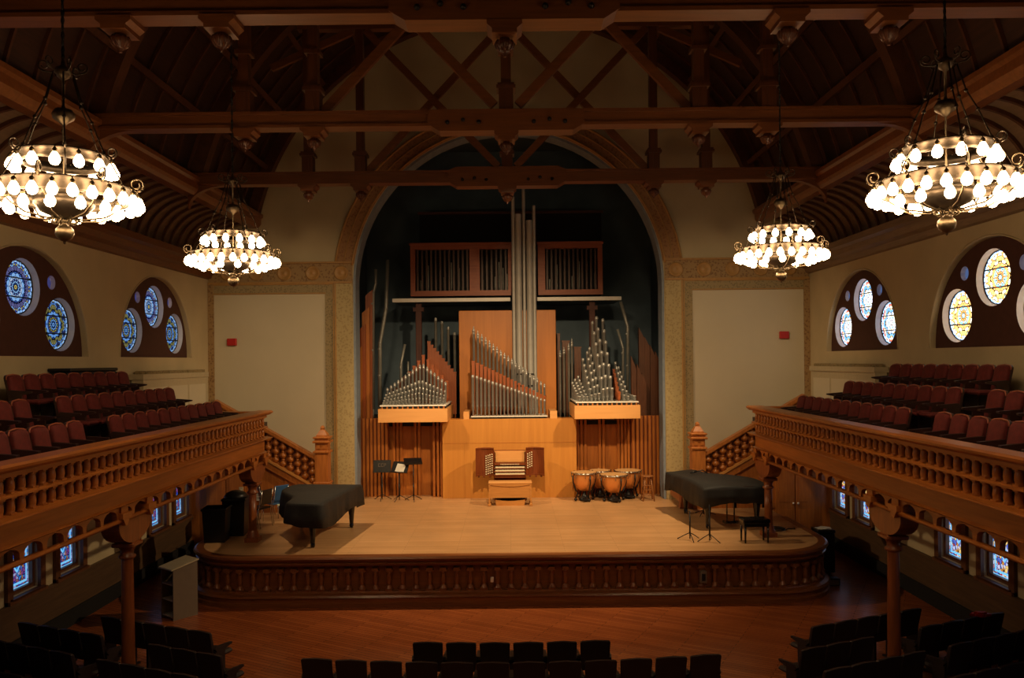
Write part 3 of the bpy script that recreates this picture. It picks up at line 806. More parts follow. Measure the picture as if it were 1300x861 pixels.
        for q in (-1, 1):
            bb.box(-.20, .20, q*.40-.13, q*.40+.13, Z(2.70), Z(2.78)); bb.box(-.16, .16, q*.40-.10, q*.40+.10, Z(2.78), Z(2.88))
            bb.prism([(q*.40-.10, Z(2.70)), (q*.40+.10, Z(2.70)), (q*.40+.03, Z(2.60)), (q*.40-.03, Z(2.60))], 'x', -.19, .19)
        bb.build('corbel_block', M['rail'], r)
        bb = MB(); bb.prism([(sx*.12, Z(2.28)), (sx*.12, Z(2.95)), (sx*.70, Z(2.95))] + [(sx*(.12+.58*(1-math.sin(q/8*PI/2))), Z(2.30+.62*math.cos(q/8*PI/2))) for q in range(1, 8)], 'y', -.06, .06)
        bb.build('cross_bracket', M['colw'], r)
    # radiator cover against the wall at the stage end
    rc = thing('radiator_cover', 'cream radiator cover against the wall at the stage end of the %s gallery' % side, 'radiator cover', (sx*8.12, 19.4, 3.25))
    bb = MB(); bb.box(-.13, .13, -1.85, 1.85, 0, 1.28); bb.box(-.17, .15, -1.9, 1.9, 1.28, 1.40); bb.build('cabinet', M['cream'], rc)
    bb = MB()
    for q in (-1.72, -.55, .62): bb.box(-sx*.14, -sx*.135, q, q+1.08, .2, 1.1)
    bb.build('front_panel', M['panel'], rc)
    for q in (-1.2, 0, 1.2):
        bb = MB(); bb.box(sx*-.12, sx*.12, q-.5, q+.5, 1.40, 1.47)
        for t in range(20): bb.box(sx*-.13, sx*-.12, q-.48+t*.05, q-.46+t*.05, 1.41, 1.465)
        bb.build('grille', M['damask_green'], rc)
    # ribbed radiator
    ra = thing('radiator', 'ribbed cast radiator beside the top seats of the %s gallery' % side, 'radiator', (sx*8.14, 12.15, 3.91))
    for q in range(9):
        bb = MB(); bb.tube([(0, -.36+q*.09, .08), (0, -.36+q*.09, .74), (sx*-.0, -.36+q*.09, .80)], .035, 8); bb.build('rib', M['cream'], ra)
    bb = MB(); bb.box(-.05, .05, -.40, .40, 0, .09); bb.box(-.04, .04, -.40, .40, .68, .74); bb.build('header', M['cream'], ra)
t = thing('storage_case', 'long low black case against the wall behind the top row of the left gallery', 'case', (-8.08, 15.3, 3.91))
bb = MB(); bb.box(-.2, .2, -.85, .85, 0, .84, b=.02); bb.build('body', M['blackmetal'], t)
bb = MB(); bb.box(-.215, .215, -.87, .87, .84, .90, b=.015); bb.build('lid', M['blackmetal'], t)

# ------------------------------------------------------------------ theatre seats
def seat_proto(name, label, cat, velvet, shell, rim, w=.41, gap_taper=.012, rd0=.07):
    r = thing(name, label, cat)
    hw, tw = w/2 - .008, w/2 - .012
    bw = hw - gap_taper
    def outline(hw, bw, z0, z1, rd=None):
        rd = rd0 if rd is None else min(rd, rd0)
        pts = [(-bw, z0), (bw, z0), (hw, z1-rd)]
        for q in range(1, 5): pts.append((hw-rd+rd*math.cos(q/5*PI/2), z1-rd+rd*math.sin(q/5*PI/2)))
        pts.append((0, z1+.012))
        for q in range(4, 0, -1): pts.append((-hw+rd-rd*math.cos(q/5*PI/2), z1-rd+rd*math.sin(q/5*PI/2)))
        pts.append((-hw, z1-rd)); return pts
    tilt = Matrix.Translation((0, .13, .38)) @ Matrix.Rotation(-.20, 4, 'X')
    bb = MB()
    o1 = outline(hw-.022, bw-.01, 0.02, .425, .06); n = len(o1)
    # padded cushion: face bulges forward
    c = (0, .22)
    ring = [(1.0, 0.0), (1.0, -.03), (.92, -.05), (.6, -.062), (.2, -.066)]
    vs = []
    for s_, d in ring:
        for x, z in o1: vs.append((c[0]+(x-c[0])*s_, d, c[1]+(z-c[1])*s_))
    fs = [(i*n+k, i*n+(k+1) % n, (i+1)*n+(k+1) % n, (i+1)*n+k) for i in range(len(ring)-1) for k in range(n)]
    fs.append(tuple((len(ring)-1)*n+k for k in range(n)))
    bb.add(vs, fs, True, tilt)
    bb.build('backrest', velvet, r)
    bb = MB(); bb.prism(outline(hw, bw, 0.0, .45), 'y', 0.0, .028, tilt); bb.build('back_shell', shell, r)
    bb = MB()
    o3 = outline(hw-.008, bw, 0.0, .44)
    bb.tube([tilt @ Vector((x, -.004, z)) for x, z in o3[2:]], .011, 5)
    bb.build('back_rim', rim, r)
    bb = MB(); bb.box(-hw+.03, hw-.03, -.30, .10, .36, .43, b=.03); bb.build('seat', velvet, r)
    for sx in (-1, 1):
        bb = MB(); X = sx*w/2
        bb.box(X-.018, X+.018, -.05, .15, 0, .50)
        bb.box(X-.018, X+.018, -.12, .19, 0, .03); bb.build('leg', shell, r)
        bb = MB(); bb.prism([(-.20, .535), (-.20, .56), (.12, .585), (.16, .55), (.12, .50), (-.03, .50)], 'x', X-.022, X+.022); bb.build('armrest', shell, r)
    return r
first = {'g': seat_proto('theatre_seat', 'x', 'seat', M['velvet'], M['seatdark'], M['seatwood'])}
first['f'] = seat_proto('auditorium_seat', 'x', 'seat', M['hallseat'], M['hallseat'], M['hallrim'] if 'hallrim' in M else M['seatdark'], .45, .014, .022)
used = set()
def seat(kind, loc, rz, label, group):
    o = first[kind]
    if kind not in used:
        used.add(kind); o.location = loc; o.rotation_euler = (0, 0, rz); o['label'] = label; o['group'] = group; return o
    return dup(o, loc, rz, label, group)
rowname = {1: 'front row', 2: 'middle row', 3: 'top row'}
for sx, side in ((-1, 'left'), (1, 'right')):
    for row, X, z, y0, n in ((1, 6.2, 3.25, 12.62, 11), (2, 7.0, 3.56, 12.6, 10), (3, 7.7, 3.91, 12.5, 9)):
        for k in range(n):
            i = n-1-k
            pos = ORD[i] + ' from the stage end' if k else 'last before the aisle'
            seat('g', (sx*(X-.2), y0 + .435*k, z), -sx*PI/2,
                 'red seat, %s of the %s gallery, %s' % (rowname[row], side, pos), 'red seats of the %s gallery' % side)
    for row, X, z, y0, n in ((1, 6.2, 3.25, 11.45, 6), (2, 7.0, 3.56, 11.5, 3)):
        for k in range(n):
            seat('g', (sx*(X-.2), y0 - .435*k, z), -sx*PI/2,
                 'red seat, near block of the %s gallery, %s, %s after the aisle' % (side, ['', 'front row', 'middle row'][row], ORD[k]), 'red seats of the %s gallery' % side)
# seats of the hall floor, seen from behind
for k in range(6):
    x = -1.19 + .478*k
    seat('f', (x, 11.75 + .012*abs(k-2.5)**1.5, 0), PI - .02*(k-2.5)*-1, 'dark seat, short centre row on the hall floor, %s from the left' % ORD[k], 'centre seats of the hall floor')
for k in range(12):
    x = -2.63 + .478*k; u = x/2.63
    seat('f', (x, 11.0 + .20*u*u, 0), PI + .13*u, 'dark seat, long centre row on the hall floor, %s from the left' % ORD[k], 'centre seats of the hall floor')
al = math.radians(22.6)
for sx, side in ((-1, 'left'), (1, 'right')):
    for row, X, Y, n in ((1, 4.42, 12.1, 5), (2, 3.92, 11.15, 9), (3, 3.95, 10.40, 9), (4, 4.15, 9.60, 8)):
        for k in range(n):
            dx = .23 + .455*k
            if abs(X + dx*math.cos(al) - 5.6) < .27 and row in (2, 3) and abs(Y + dx*math.sin(al) + .18 - 11.75) < .5: continue
            seat('f', (sx*(X + dx*math.cos(al)), Y + dx*math.sin(al) + .18, 0), PI + sx*al,
                 'dark floor seat, %s slanted row below the %s gallery, %s from the aisle' % (ORD[row-1], side, ORD[k]), 'side seats of the hall floor, %s' % side)
t = thing('red_cloth', 'small bright red cloth lying on a dark seat back by the right wall', 'cloth', (7.32, 12.53, .835))
bb = MB()
pts = [(.14*math.cos(2*PI*k/14)*(1+.25*math.sin(3*k)), .07*math.sin(2*PI*k/14)*(1+.2*math.cos(5*k))) for k in range(14)]
bb.prism(pts, 'z', -.02, .02); bb.prism([(x*.6, y*.6) for x, y in pts], 'z', .0, .045); bb.build('fold', M['red'], t)

# ================================================================== STAGE
def path_stage():
    R = 1.35; p = [(-6.65, 19.6), (-6.65, 18.5), (-6.65, 17.45)]
    for k in range(1, 12): a = PI + PI/2*k/12; p.append((-5.30+R*math.cos(a), 17.45+R*math.sin(a)))
    n = 20
    for k in range(n+1): p.append((-5.30 + 10.6*k/n, 16.10))
    for k in range(1, 12): a = -PI/2 + PI/2*k/12; p.append((5.30+R*math.cos(a), 17.45+R*math.sin(a)))
    p += [(6.65, 17.45), (6.65, 18.5), (6.65, 19.6)]
    return p
PS = path_stage()
def normals(p):
    out = []
    for i in range(len(p)):
        a = Vector((*p[max(i-1, 0)], 0)); c = Vector((*p[min(i+1, len(p)-1)], 0)); d = (c-a).normalized()
        out.append((d.y, -d.x))
    return out
NS = normals(PS)
def sweep(prof, smooth=False):
    bb = MB(); m = len(prof); vs = []
    for (x, y), (nx, ny) in zip(PS, NS):
        for o, z in prof: vs.append((x+nx*o, y+ny*o, z))
    n = len(PS)
    fs = [(i*m+j, (i+1)*m+j, (i+1)*m+(j+1) % m, i*m+(j+1) % m) for i in range(n-1) for j in range(m)]
    fs += [tuple(reversed(range(m))), tuple((n-1)*m+j for j in range(m))]
    bb.add(vs, fs, smooth); return bb
stg = thing('stage', 'wide wooden stage with rounded corners and a balustraded front', 'stage', (0, 19, 0))
def sb(bb, name, m):
    bb.v = [(x, y-19, z) for x, y, z in bb.v]; return bb.build(name, m, stg)
bb = MB(); bb.prism([(x, y) for x, y in PS] + [(6.65, 22.19), (4.28, 22.19), (4.28, 23.6), (-4.28, 23.6), (-4.28, 22.19), (-6.65, 22.19)], 'z', .9, 1.0)
sb(bb, 'stage_floor', M['stage'])
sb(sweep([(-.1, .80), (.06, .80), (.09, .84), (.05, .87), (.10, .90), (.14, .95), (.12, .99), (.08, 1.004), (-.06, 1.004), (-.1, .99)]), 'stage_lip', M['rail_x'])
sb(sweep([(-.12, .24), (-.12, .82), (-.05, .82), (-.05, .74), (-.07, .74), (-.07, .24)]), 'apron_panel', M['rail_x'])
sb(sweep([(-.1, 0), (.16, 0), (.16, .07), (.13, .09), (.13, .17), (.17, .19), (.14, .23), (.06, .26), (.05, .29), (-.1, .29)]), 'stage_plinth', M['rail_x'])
bb = MB(); h = .45
bb.box(-.075, .075, -.05, .05, 0, .045); 
bb.lathe([(.085, .045), (.07, .07), (.045, .105), (.035, .12), (.042, .14), (.05, .22), (.042, .31), (.036, .34), (.05, .355), (.055, .37), (.04, .385)], 12)
bb.box(-.08, .08, -.05, .05, .385, .41); bb.box(-.06, .06, -.05, .05, .41, .45)
sbm = bb.mesh('baluster', M['stagebal'])
# balusters every 0.27 m along the outline
L = 0; acc = []; 
for i in range(len(PS)-1):
    a, c = Vector(PS[i]), Vector(PS[i+1]); d = (c-a).length
    s = 0
    while L + d - s > 0 and False: pass
    acc.append((L, L+d, a, c)); L += d
nb = int((L-1.0)/.272)
for k in range(nb+1):
    s = (L - nb*.272)/2 + k*.272
    for s0, s1, a, c in acc:
        if s0 <= s <= s1:
            p = a.lerp(c, (s-s0)/(s1-s0)); d = (c-a).normalized()
            link('baluster', sbm, stg, (p.x, p.y-19, .29), math.atan2(d.y, d.x)); break
# front filling between the wider stage at the back and the walls
for q in (-1, 1):
    bb = MB(); bb.box(q*6.6, q*6.65, 19.6, 20.75, 0, .92); sb(bb, 'side_panel', M['rail_x'])
ob = thing('outlet_box', 'small grey outlet box on the front of the stage, toward the right', 'outlet', (3.83, 16.02, .40))
bb = MB(); bb.box(-.07, .07, -.04, .06, 0, .24, b=.012); bb.build('box', M['grey2'] if 'grey2' in M else M['grey'], ob)
bb = MB(); bb.box(-.035, .035, -.048, -.04, .05, .19); bb.build('cover_plate', M['blackmetal'], ob)
ob = thing('outlet_box', 'tiny pale socket plate at the centre of the stage front', 'outlet', (-.38, 16.02, .46))
bb = MB(); bb.box(-.03, .03, -.03, .06, 0, .09, b=.006); bb.build('box', M['white'], ob)

# stairs from the stage up to the galleries
for sx, side in ((-1, 'left'), (1, 'right')):
    Y = 20.8
    st = thing('stage_stair', 'oak stair with carved balustrade rising from the stage to the %s gallery' % side, 'stair', (sx*4.8, Y, ST))
    def X(x): return sx*(x-4.8)
    # newel
    bb = MB()
    bb.box(X(4.66), X(5.04), -.19, .19, .55, .72, b=.015)
    bb.box(X(4.68), X(5.02), -.17, .17, .72, 1.58)
    bb.box(X(4.72), X(4.98), -.18, -.17, .80, 1.50)
    bb.box(X(4.64), X(5.06), -.21, .21, .80-.06, .80, b=.01)
    bb.box(X(4.64), X(5.06), -.21, .21, 1.54, 1.60, b=.01)
    bb.box(X(4.69), X(5.01), -.16, .16, 1.60, 1.80)
    for q in (-1, 1): bb.box(X(4.85+q*.08)-.045, X(4.85+q*.08)+.045, -.18, -.16, 1.65, 1.75)
    bb.box(X(4.63), X(5.07), -.22, .22, 1.80, 1.86, b=.012); bb.box(X(4.68), X(5.02), -.17, .17, 1.86, 1.91)
    bb.box(X(4.64), X(5.06), -.21, .21, 1.91, 1.96, b=.012)
    bb.lathe([(.20, 1.96), (.19, 2.0), (.14, 2.06), (.09, 2.12), (.06, 2.14), (.075, 2.17), (.06, 2.21), (.02, 2.24)], 4, Matrix.Translation((X(4.85), 0, 0)), False, PI/4)
    bb.box(X(4.70), X(5.0), -.15, .15, 0, .6)
    bb.build('newel_post', M['stairw'], st)
    # slope helpers: z rises outward
    sl = .575
    z0 = 1.43 - .02     # rail height above stage at x = 5.0
    def para(x0, x1, za, zb, y0, y1, m, name):
        bb = MB(); bb.prism([(X(x0), za), (X(x1), za + sl*(x1-x0)), (X(x1), zb + sl*(x1-x0)), (X(x0), zb)], 'y', y0, y1)
        return bb.build(name, m, st)
    para(5.0, 7.6, z0-.06, z0+.03, -.11, .11, M['stairw'], 'handrail')
    para(5.0, 7.6, z0-.10, z0-.06, -.07, .07, M['stairw'], 'rail_moulding')
    para(5.0, 7.6, z0-.80, z0-.74, -.13, .12, M['bench'], 'string_cap')
    para(4.95, 7.6, z0-1.02, z0-.80, -.09, .12, M['stairw'], 'stringer')
    # curb running down to the stage floor
    bb = MB(); bb.prism([(X(4.70), .02), (X(4.70), .66), (X(4.42), .40), (X(4.36), .02)], 'y', -.10, .12); bb.build('curb', M['redwood'], st)
    # turned balusters in three bellied stages
    bm = MB(); hh = .64
    for q in range(3):
        zb = q*hh/3
        bm.lathe([(.03, zb), (.05, zb+.02), (.085, zb+.06), (.092, zb+.10), (.06, zb+.14), (.035, zb+.165), (.05, zb+.18), (.05, zb+.195), (.03, zb+.212)], 10)
    bmesh_ = bm.mesh('baluster', M['oakv'])
    for k in range(13):
        x = 5.12 + .19*k
        link('baluster', bmesh_, st, (X(x), 0, z0-.74 + sl*(x-5.0)))
    bb = MB(); bb.prism([(X(5.0), z0-.74), (X(7.6), z0-.74+sl*2.6), (X(7.6), z0-.10+sl*2.6), (X(5.0), z0-.10)], 'y', .07, .09); bb.build('inner_panel', M['redwood'], st)
    # treads
    for k in range(1, 11):
        bb = MB(); x = 4.1 + .30*k; zt = .17*(k+1)
        bb.box(X(x), X(x+.32), .12, 1.38, max(0, zt-.2), zt); bb.build('step', M['rail'], st)
    # panelled wall below the stair and under the gallery
    bb = MB(); bb.prism([(X(4.9), 0.0), (X(8.28), 0.0), (X(8.28), 2.05), (X(6.95), 2.0), (X(4.9), .45)], 'y', 0.0, .06)
    bb.build('under_panel', M['stairw'], st)
    bb = MB()
    for x in (5.05, 5.75, 6.5, 6.98): bb.box(X(x), X(x+.09), -.025, 0, 0, max(.4, .40 + (x-4.95)*sl))
    bb.box(X(4.95), X(6.98), -.025, 0, 0, .14); bb.build('stile', M['stairw'], st)
    bb = MB(); bb.box(X(6.67), X(8.28), 0, .06, -.995, .0); bb.build('lower_panel', M['stairw'], st)
    # doors in the panelled wall
    d = bpy.data.objects.new('door_%d' % (1 if sx < 0 else 2), None); C.objects.link(d); d.location = (sx*7.35, Y, 0); struct(d)
    for q in (-1, 1):
        bb = MB(); bb.box(q*.015, q*.5, -.05, -.005, .02, 2.15); bb.box(q*.09, q*.43, -.062, -.05, .15, .95); bb.box(q*.09, q*.43, -.062, -.05, 1.15, 2.0)
        lf = bb.build('door_leaf', M['stairw'], d); struct(lf)
        bb = MB(); bb.sphere((q*.06, -.09, 1.12), .028, 8, 6); bb.lathe([(.012, 0), (.012, .05)], 6, Matrix.Translation((q*.06, -.04, 1.12)) @ Matrix.Rotation(PI/2, 4, 'X')); struct(bb.build('door_handle', M['white'], lf))
# ================================================================== ORGAN
def ax(x, y, D): return at(x, y, D)[0]
def az(x, y, D): return at(x, y, D)[1]
YO = 22.67
osn = thing('organ_screen', 'wide wooden screen below the organ pipes, plain in the middle, slatted at the sides', 'organ screen', (0, YO, ST))
topz = az(648, 532, YO) - ST
cl, cr_ = ax(562, 590, YO), ax(732, 590, YO)
bb = MB(); bb.box(cl, cr_, 0, .5, 0, topz); bb.build('centre_panel', M['facade'], osn)
bb = MB(); bb.box(cl-.004, cr_+.004, -.006, .0, 1.55-.004, 1.55+.004); bb.box(cl+.62, cl+.624, -.006, 0, .0, 1.55); bb.build('panel_joint', M['slat'], osn)
for q in (cl+.62, cr_-.62):
    pass
bb = MB(); bb.box(cl+.02, cl+.24, -.02, .5, topz, topz+.20); bb.box(cr_-.24-.35, cr_-.35, -.02, .5, topz, topz+.20)
# slatted side panels
for sx, xa, xb in ((-1, ax(450, 590, 23.0), ax(493, 590, 23.0)), (1, ax(802, 590, 23.0), ax(843.5, 590, 23.0))):
    bb = MB(); bb.box(xa, xb, .45, .5, 0, topz+.03); bb.build('side_panel', M['redwood'], osn)
    n = int((xb-xa)/.105)
    bb = MB()
    for k in range(n):
        x = xa + (xb-xa)*(k+.5)/n; bb.box(x-.034, x+.034, .36, .46, 0, topz+.03)
    bb.build('slat_panel', M['slat'], osn)
# recessed panels below the pipe chests, with groups of slats
for xa, xb, groups in ((ax(493, 590, 23.2), cl, (500, 504.5, 509, 527, 532)), (cr_, ax(802, 590, 23.2), (734, 739, 744, 762, 767, 786, 790.5, 795, 799))):
    bb = MB(); bb.box(xa, xb, .62, .68, 0, topz); bb.build('recess_panel', M['slat'], osn)
    bb = MB()
    for g in groups:
        x = ax(g, 590, 23.1); bb.box(x-.035, x+.035, .52, .63, 0, topz)
    bb.build('slat_panel', M['slat'], osn)
bb = MB()
for g in (551, 556, 560.5): x = ax(g, 590, 22.9); bb.box(x-.03, x+.03, .22, .34, 0, topz)
bb.build('slat_panel', M['slat'], osn)

# organ loft floor, dark
b = MB(); b.box(-4.7, 4.7, 23.25, 26.9, 3.0, 3.12); struct(b.build('floor_organ_loft', M['black']))

def pipe_mesh(h, r, mat, kind='open', seg=10):
    """metal flue pipe: conical foot, mouth, body and tuning collar"""
    bb = MB(); f = min(.32*h, .28)
    c0 = h - min(.09, .15*h)
    prof = [(r*.28, 0), (r*.98, f), (r*1.0, f+.002), (r*1.0, c0), (r*1.12, c0+.005), (r*1.12, h*.985), (r*.9, h*.99)]
    if kind == 'capped': prof += [(r*1.15, h*.99), (r*1.15, h*1.01), (r*.5, h*1.03), (r*.25, h*1.06)]
    else: prof += [(r*.9, h)]
    bb.lathe(prof, seg)
    bb.box(-r*.55, r*.55, -r*1.12, -r*.8, f-.01, f+.03)
    me = bb.mesh('pipe', mat)
    me.materials.append(M['tin'])
    for q in me.polygons:
        if q.center.z > c0: q.material_index = 1
    return me
def wpipe_mesh(h, w, d, mat):
    bb = MB(); f = min(.15, h*.2)
    bb.lathe([(w*.2, 0), (w*.4, f)], 6)
    bb.box(-w/2, w/2, -d/2, d/2, f, h); bb.box(-w*.36, w*.36, -d/2-.012, -d/2, f+.02, f+.10); bb.box(-w*.6, w*.6, -d*.6, d*.6, h-.03, h+.012)
    return bb.mesh('wooden_pipe', mat)

# ---- left pipe chest
YC = 21.95
def chest(name, label, x0, x1, yt, yb):
    xa, xb = ax(x0, 525, YC), ax(x1, 525, YC); z1, z0 = az(648, yt, YC), az(648, yb, YC)
    r = thing(name, label, 'pipe organ', ((xa+xb)/2, YC, z0)); hw = (xb-xa)/2; hh = z1-z0
    bb = MB(); bb.box(-hw, hw, 0, 2.2, 0, hh); bb.build('chest_box', M['box'], r)
    bb = MB(); bb.box(-hw+.06, hw-.06, .06, 2.1, hh, hh+.07); bb.build('dark_gap_block', M['black'], r)  # solid black block; the darkness of the gap is put into its colour
    bb = MB()
    for k in range(13): bb.box(-hw+.08+k*(2*hw-.2)/12, -hw+.12+k*(2*hw-.2)/12, .05, .1, hh, hh+.07)
    bb.build('rack_peg', M['slat'], r)
    bb = MB(); bb.box(-hw+.04, hw-.04, .03, 2.15, hh+.07, hh+.10); bb.build('top_board', M['white'], r)
    return r, hw, hh+.10
r, hw, zt = chest('pipe_chest', 'left organ chest in pale wood carrying a gable of small metal and wooden pipes', 480, 568, 518, 535)
cxl = r.location.x
def put(me, root, X, Y, Zz, name='pipe', tilt=0.0, tx=0.0):
    o = link(name, me, root, (X, Y, Zz)); o.rotation_euler = (tx, tilt, 0); return o
peak = ax(533, 480, 22.3) - cxl
hs = {}
def pm(h, r_, mat=None, kind='open'):
    key = (round(h, 2), round(r_, 3), kind, mat)
    if key not in hs: hs[key] = pipe_mesh(key[0], key[1], M[mat or 'silver'], kind)
    return hs[key]
for rank, (dy, hp, he, rr, n) in enumerate(((.10, .20, .07, .020, 19), (.26, .34, .12, .022, 18), (.44, .50, .18, .025, 18), (.64, .68, .26, .028, 17), (.92, 1.10, .40, .033, 17))):
    for k in range(n):
        x = -hw+.12 + (2*hw-.24)*k/(n-1)
        u = abs(x-peak)/(hw*.95 if x > peak else hw*1.1)
        h = he + (hp-he)*max(0, 1-u)
        put(pm(h, rr, 'silver', 'capped' if rank == 4 else 'open'), r, x, dy, zt)
# wooden ranks behind, on the same chest
wp = {}
def wm(h, w, d, mat='wpipe'):
    key = (round(h, 2), w, d, mat)
    if key not in wp: wp[key] = wpipe_mesh(key[0], w, d, M[mat])
    return wp[key]
for k in range(13):
    x = -hw+.2 + (2*hw-.3)*k/12; u = abs(x-peak-.03)/hw
    put(wm(max(.40, 1.38-1.1*u), .075, .085), r, x, 1.15, zt, 'wooden_pipe')
w = thing('wooden_pipe_rank', 'descending rank of red-brown wooden pipes right behind the left gable of pipes', 'pipe organ', (ax(561, 500, 23.9), 24.3, 3.12))
for k in range(10):
    x = ax(545+3.6*k, 470, 24.3) - w.location.x; z = az(545+3.6*k, 434+4.3*k, 24.3) - 3.12
    put(wm(z, .085, .09, 'wpipe'), w, x, 0, 0, 'wooden_pipe')
w = thing('metal_pipe_rank', 'four slim dull metal pipes standing behind the left wooden pipe rank', 'pipe organ', (ax(565, 450, 24.8), 24.8, 3.12))
for px, py in ((553, 404), (561, 408), (569, 415), (577, 422)):
    put(pm(az(px, py, 24.8)-3.12, .045, 'silver_d'), w, ax(px, py, 24.8)-w.location.x, 0, 0)

# ---- big wooden bass pipes at the far left and far right
w = thing('wooden_bass_pipes', 'tall leaning red-brown wooden bass pipes at the left edge of the organ arch', 'pipe organ', (ax(462, 450, 23.6), 23.6, 3.12))
for k, (px, py) in enumerate(((455, 440), (459.5, 412), (464, 390), (468, 368))):
    X = ax(px, py, 23.6+.12*k) - w.location.x; z = az(px, py, 23.6+.12*k) - 3.12
    bb = MB(); lean = .05*k
    bb.prism([(X-.11, 0), (X+.11, 0), (X+.11+lean*.2, z), (X-.11+lean*.2, z-.18)], 'y', .12*k-.1, .12*k+.12)
    bb.build('wooden_pipe', M['wpipe'] if k % 2 else M['slat'], w)
w = thing('wooden_bass_pipes', 'dark wooden bass pipes with sloping tops at the right edge of the organ arch', 'pipe organ', (ax(820, 480, 23.9), 23.9, 3.12))
for k, (px, py, py2, wd) in enumerate(((814, 416, 430, .17), (821, 428, 440, .15), (828, 438, 452, .15), (834, 446, 458, .14), (804, 452, 468, .15), (811, 462, 476, .14), (817, 474, 486, .13))):
    D = 24.2 if k < 4 else 23.6
    X = ax(px, py, D) - w.location.x; z = az(px, py, D) - 3.12; z2 = az(px, py2, D) - 3.12
    bb = MB(); bb.prism([(X-wd/2, 0), (X+wd/2, 0), (X+wd/2, z2), (X-wd/2, z)], 'y', D-23.9-.08, D-23.9+.1)
    bb.box(X-wd/2+.02, X+wd/2-.02, D-23.9-.095, D-23.9-.08, .1, .28); bb.build('wooden_pipe', M['wpipe_d'], w)

# ---- mitred metal bass pipes
def mitred(pts, D, rad, label):
    P = [(ax(x, y, D), az(x, y, D)) for x, y in pts]
    P[0] = (P[0][0], max(P[0][1], 3.12))
    w = thing('mitred_pipe', label, 'organ pipe', (P[0][0], D, P[0][1]), group='mitred metal pipes')
    v = [(x-P[0][0], 0, z-P[0][1]) for x, z in P]
    bb = MB(); bb.lathe([(rad*.3, 0), (rad, .35), (rad, .36)], 10); bb.build('foot', M['silver_d'], w)
    v[0] = (v[0][0], 0, .35)
    bb = MB(); bb.tube(v, rad, 10); bb.build('body', M['silver_d'], w)
    bb = MB()
    for i in range(1, len(v)-1): bb.sphere(v[i], rad*1.12, 10, 6)
    for t in (.5, .9): bb.lathe([(rad*1.08, 0), (rad*1.12, .02), (rad*1.08, .05)], 10, Matrix.Translation((v[0][0], 0, v[0][2]+(v[1][2]-v[0][2])*t)))
    bb.build('collar', M['silver'], w)
mitred([(474, 535), (474, 372), (477, 360), (477, 342)], 23.9, .045, 'slim metal pipe with a bent top beside the left wooden bass pipes')
mitred([(482.5, 535), (482.5, 436), (490, 392), (492, 330)], 23.7, .055, 'tall metal pipe bent like an elbow left of the small pipe gable')
mitred([(509, 535), (509, 462), (514, 437)], 24.0, .04, 'short bent metal pipe rising behind the left pipe gable')
mitred([(518, 535), (518, 470), (518, 459)], 24.3, .03, 'thin straight metal pipe just left of the peak of the pipe gable')
mitred([(797, 535), (797, 415), (788, 383)], 23.9, .05, 'taller bent metal pipe at the right of the organ')
mitred([(791, 535), (791, 442), (784, 418)], 23.75, .04, 'shorter bent metal pipe at the right of the organ')

# ---- centre chest
YM = 22.95
x0, x1 = ax(597, 525, YM), ax(696, 525, YM); zb = az(648, 531, YM)
r = thing('pipe_chest', 'centre organ chest with three ranks of pipes descending to the right', 'pipe organ', ((x0+x1)/2, YM, zb-.05))
hw = (x1-x0)/2; cx = r.location.x
bb = MB(); bb.box(-hw, hw, -.2, .75, 0, .05); bb.box(-hw-.18, -hw-.02, -.25, .8, 0, .26) ; bb.box(hw+.04, hw+.24, -.25, .8, 0, .26); bb.build('chest_box', M['box'], r)
bb = MB(); bb.box(-hw+.03, hw-.03, -.22, .7, .10, .125); bb.build('top_board', M['white'], r)
bb = MB(); bb.box(-hw+.06, hw-.06, -.18, .65, .05, .10); bb.build('dark_gap_block', M['black'], r)  # black filler, painting the gap under the top board dark
base = .125
for k in range(20):
    t = k/19; px = 600.5 + 90.5*(t**.96)
    X = ax(px, 500, YM) - cx
    zt1 = az(px, 476+31*t, YM) - r.location.z - base
    zt2 = az(px, 459+44*t, YM+.2) - r.location.z - base
    zt3 = az(px, 421+68*(t**.9), YM+.4) - r.location.z - base
    put(pm(zt1, .040-.012*t, 'silver', 'open'), r, X, -.08, base)
    put(wm(zt2, .085-.025*t, .07), r, X+.01, .12, base, 'wooden_pipe')
    put(pm(zt3, .036-.008*t, 'silver', 'capped'), r, X+.02, .34, base)
# plain orange panel behind the pipes
D = 24.0
r = thing('backing_panel', 'plain orange-brown upright panel behind the tallest organ pipes', 'panel', (ax(644.5, 460, D), D, 3.12))
bb = MB(); bb.box(ax(583, 460, D)-r.location.x, ax(706, 460, D)-r.location.x, 0, .08, 0, az(648, 394, D)-3.12, b=.01); bb.build('board', M['backp'], r)
bb = MB(); bb.box(-1.3, 1.3, .08, .2, .3, .5); bb.box(-1.3, 1.3, .08, .2, 1.8, 2.0); bb.build('batten', M['slat'], r)
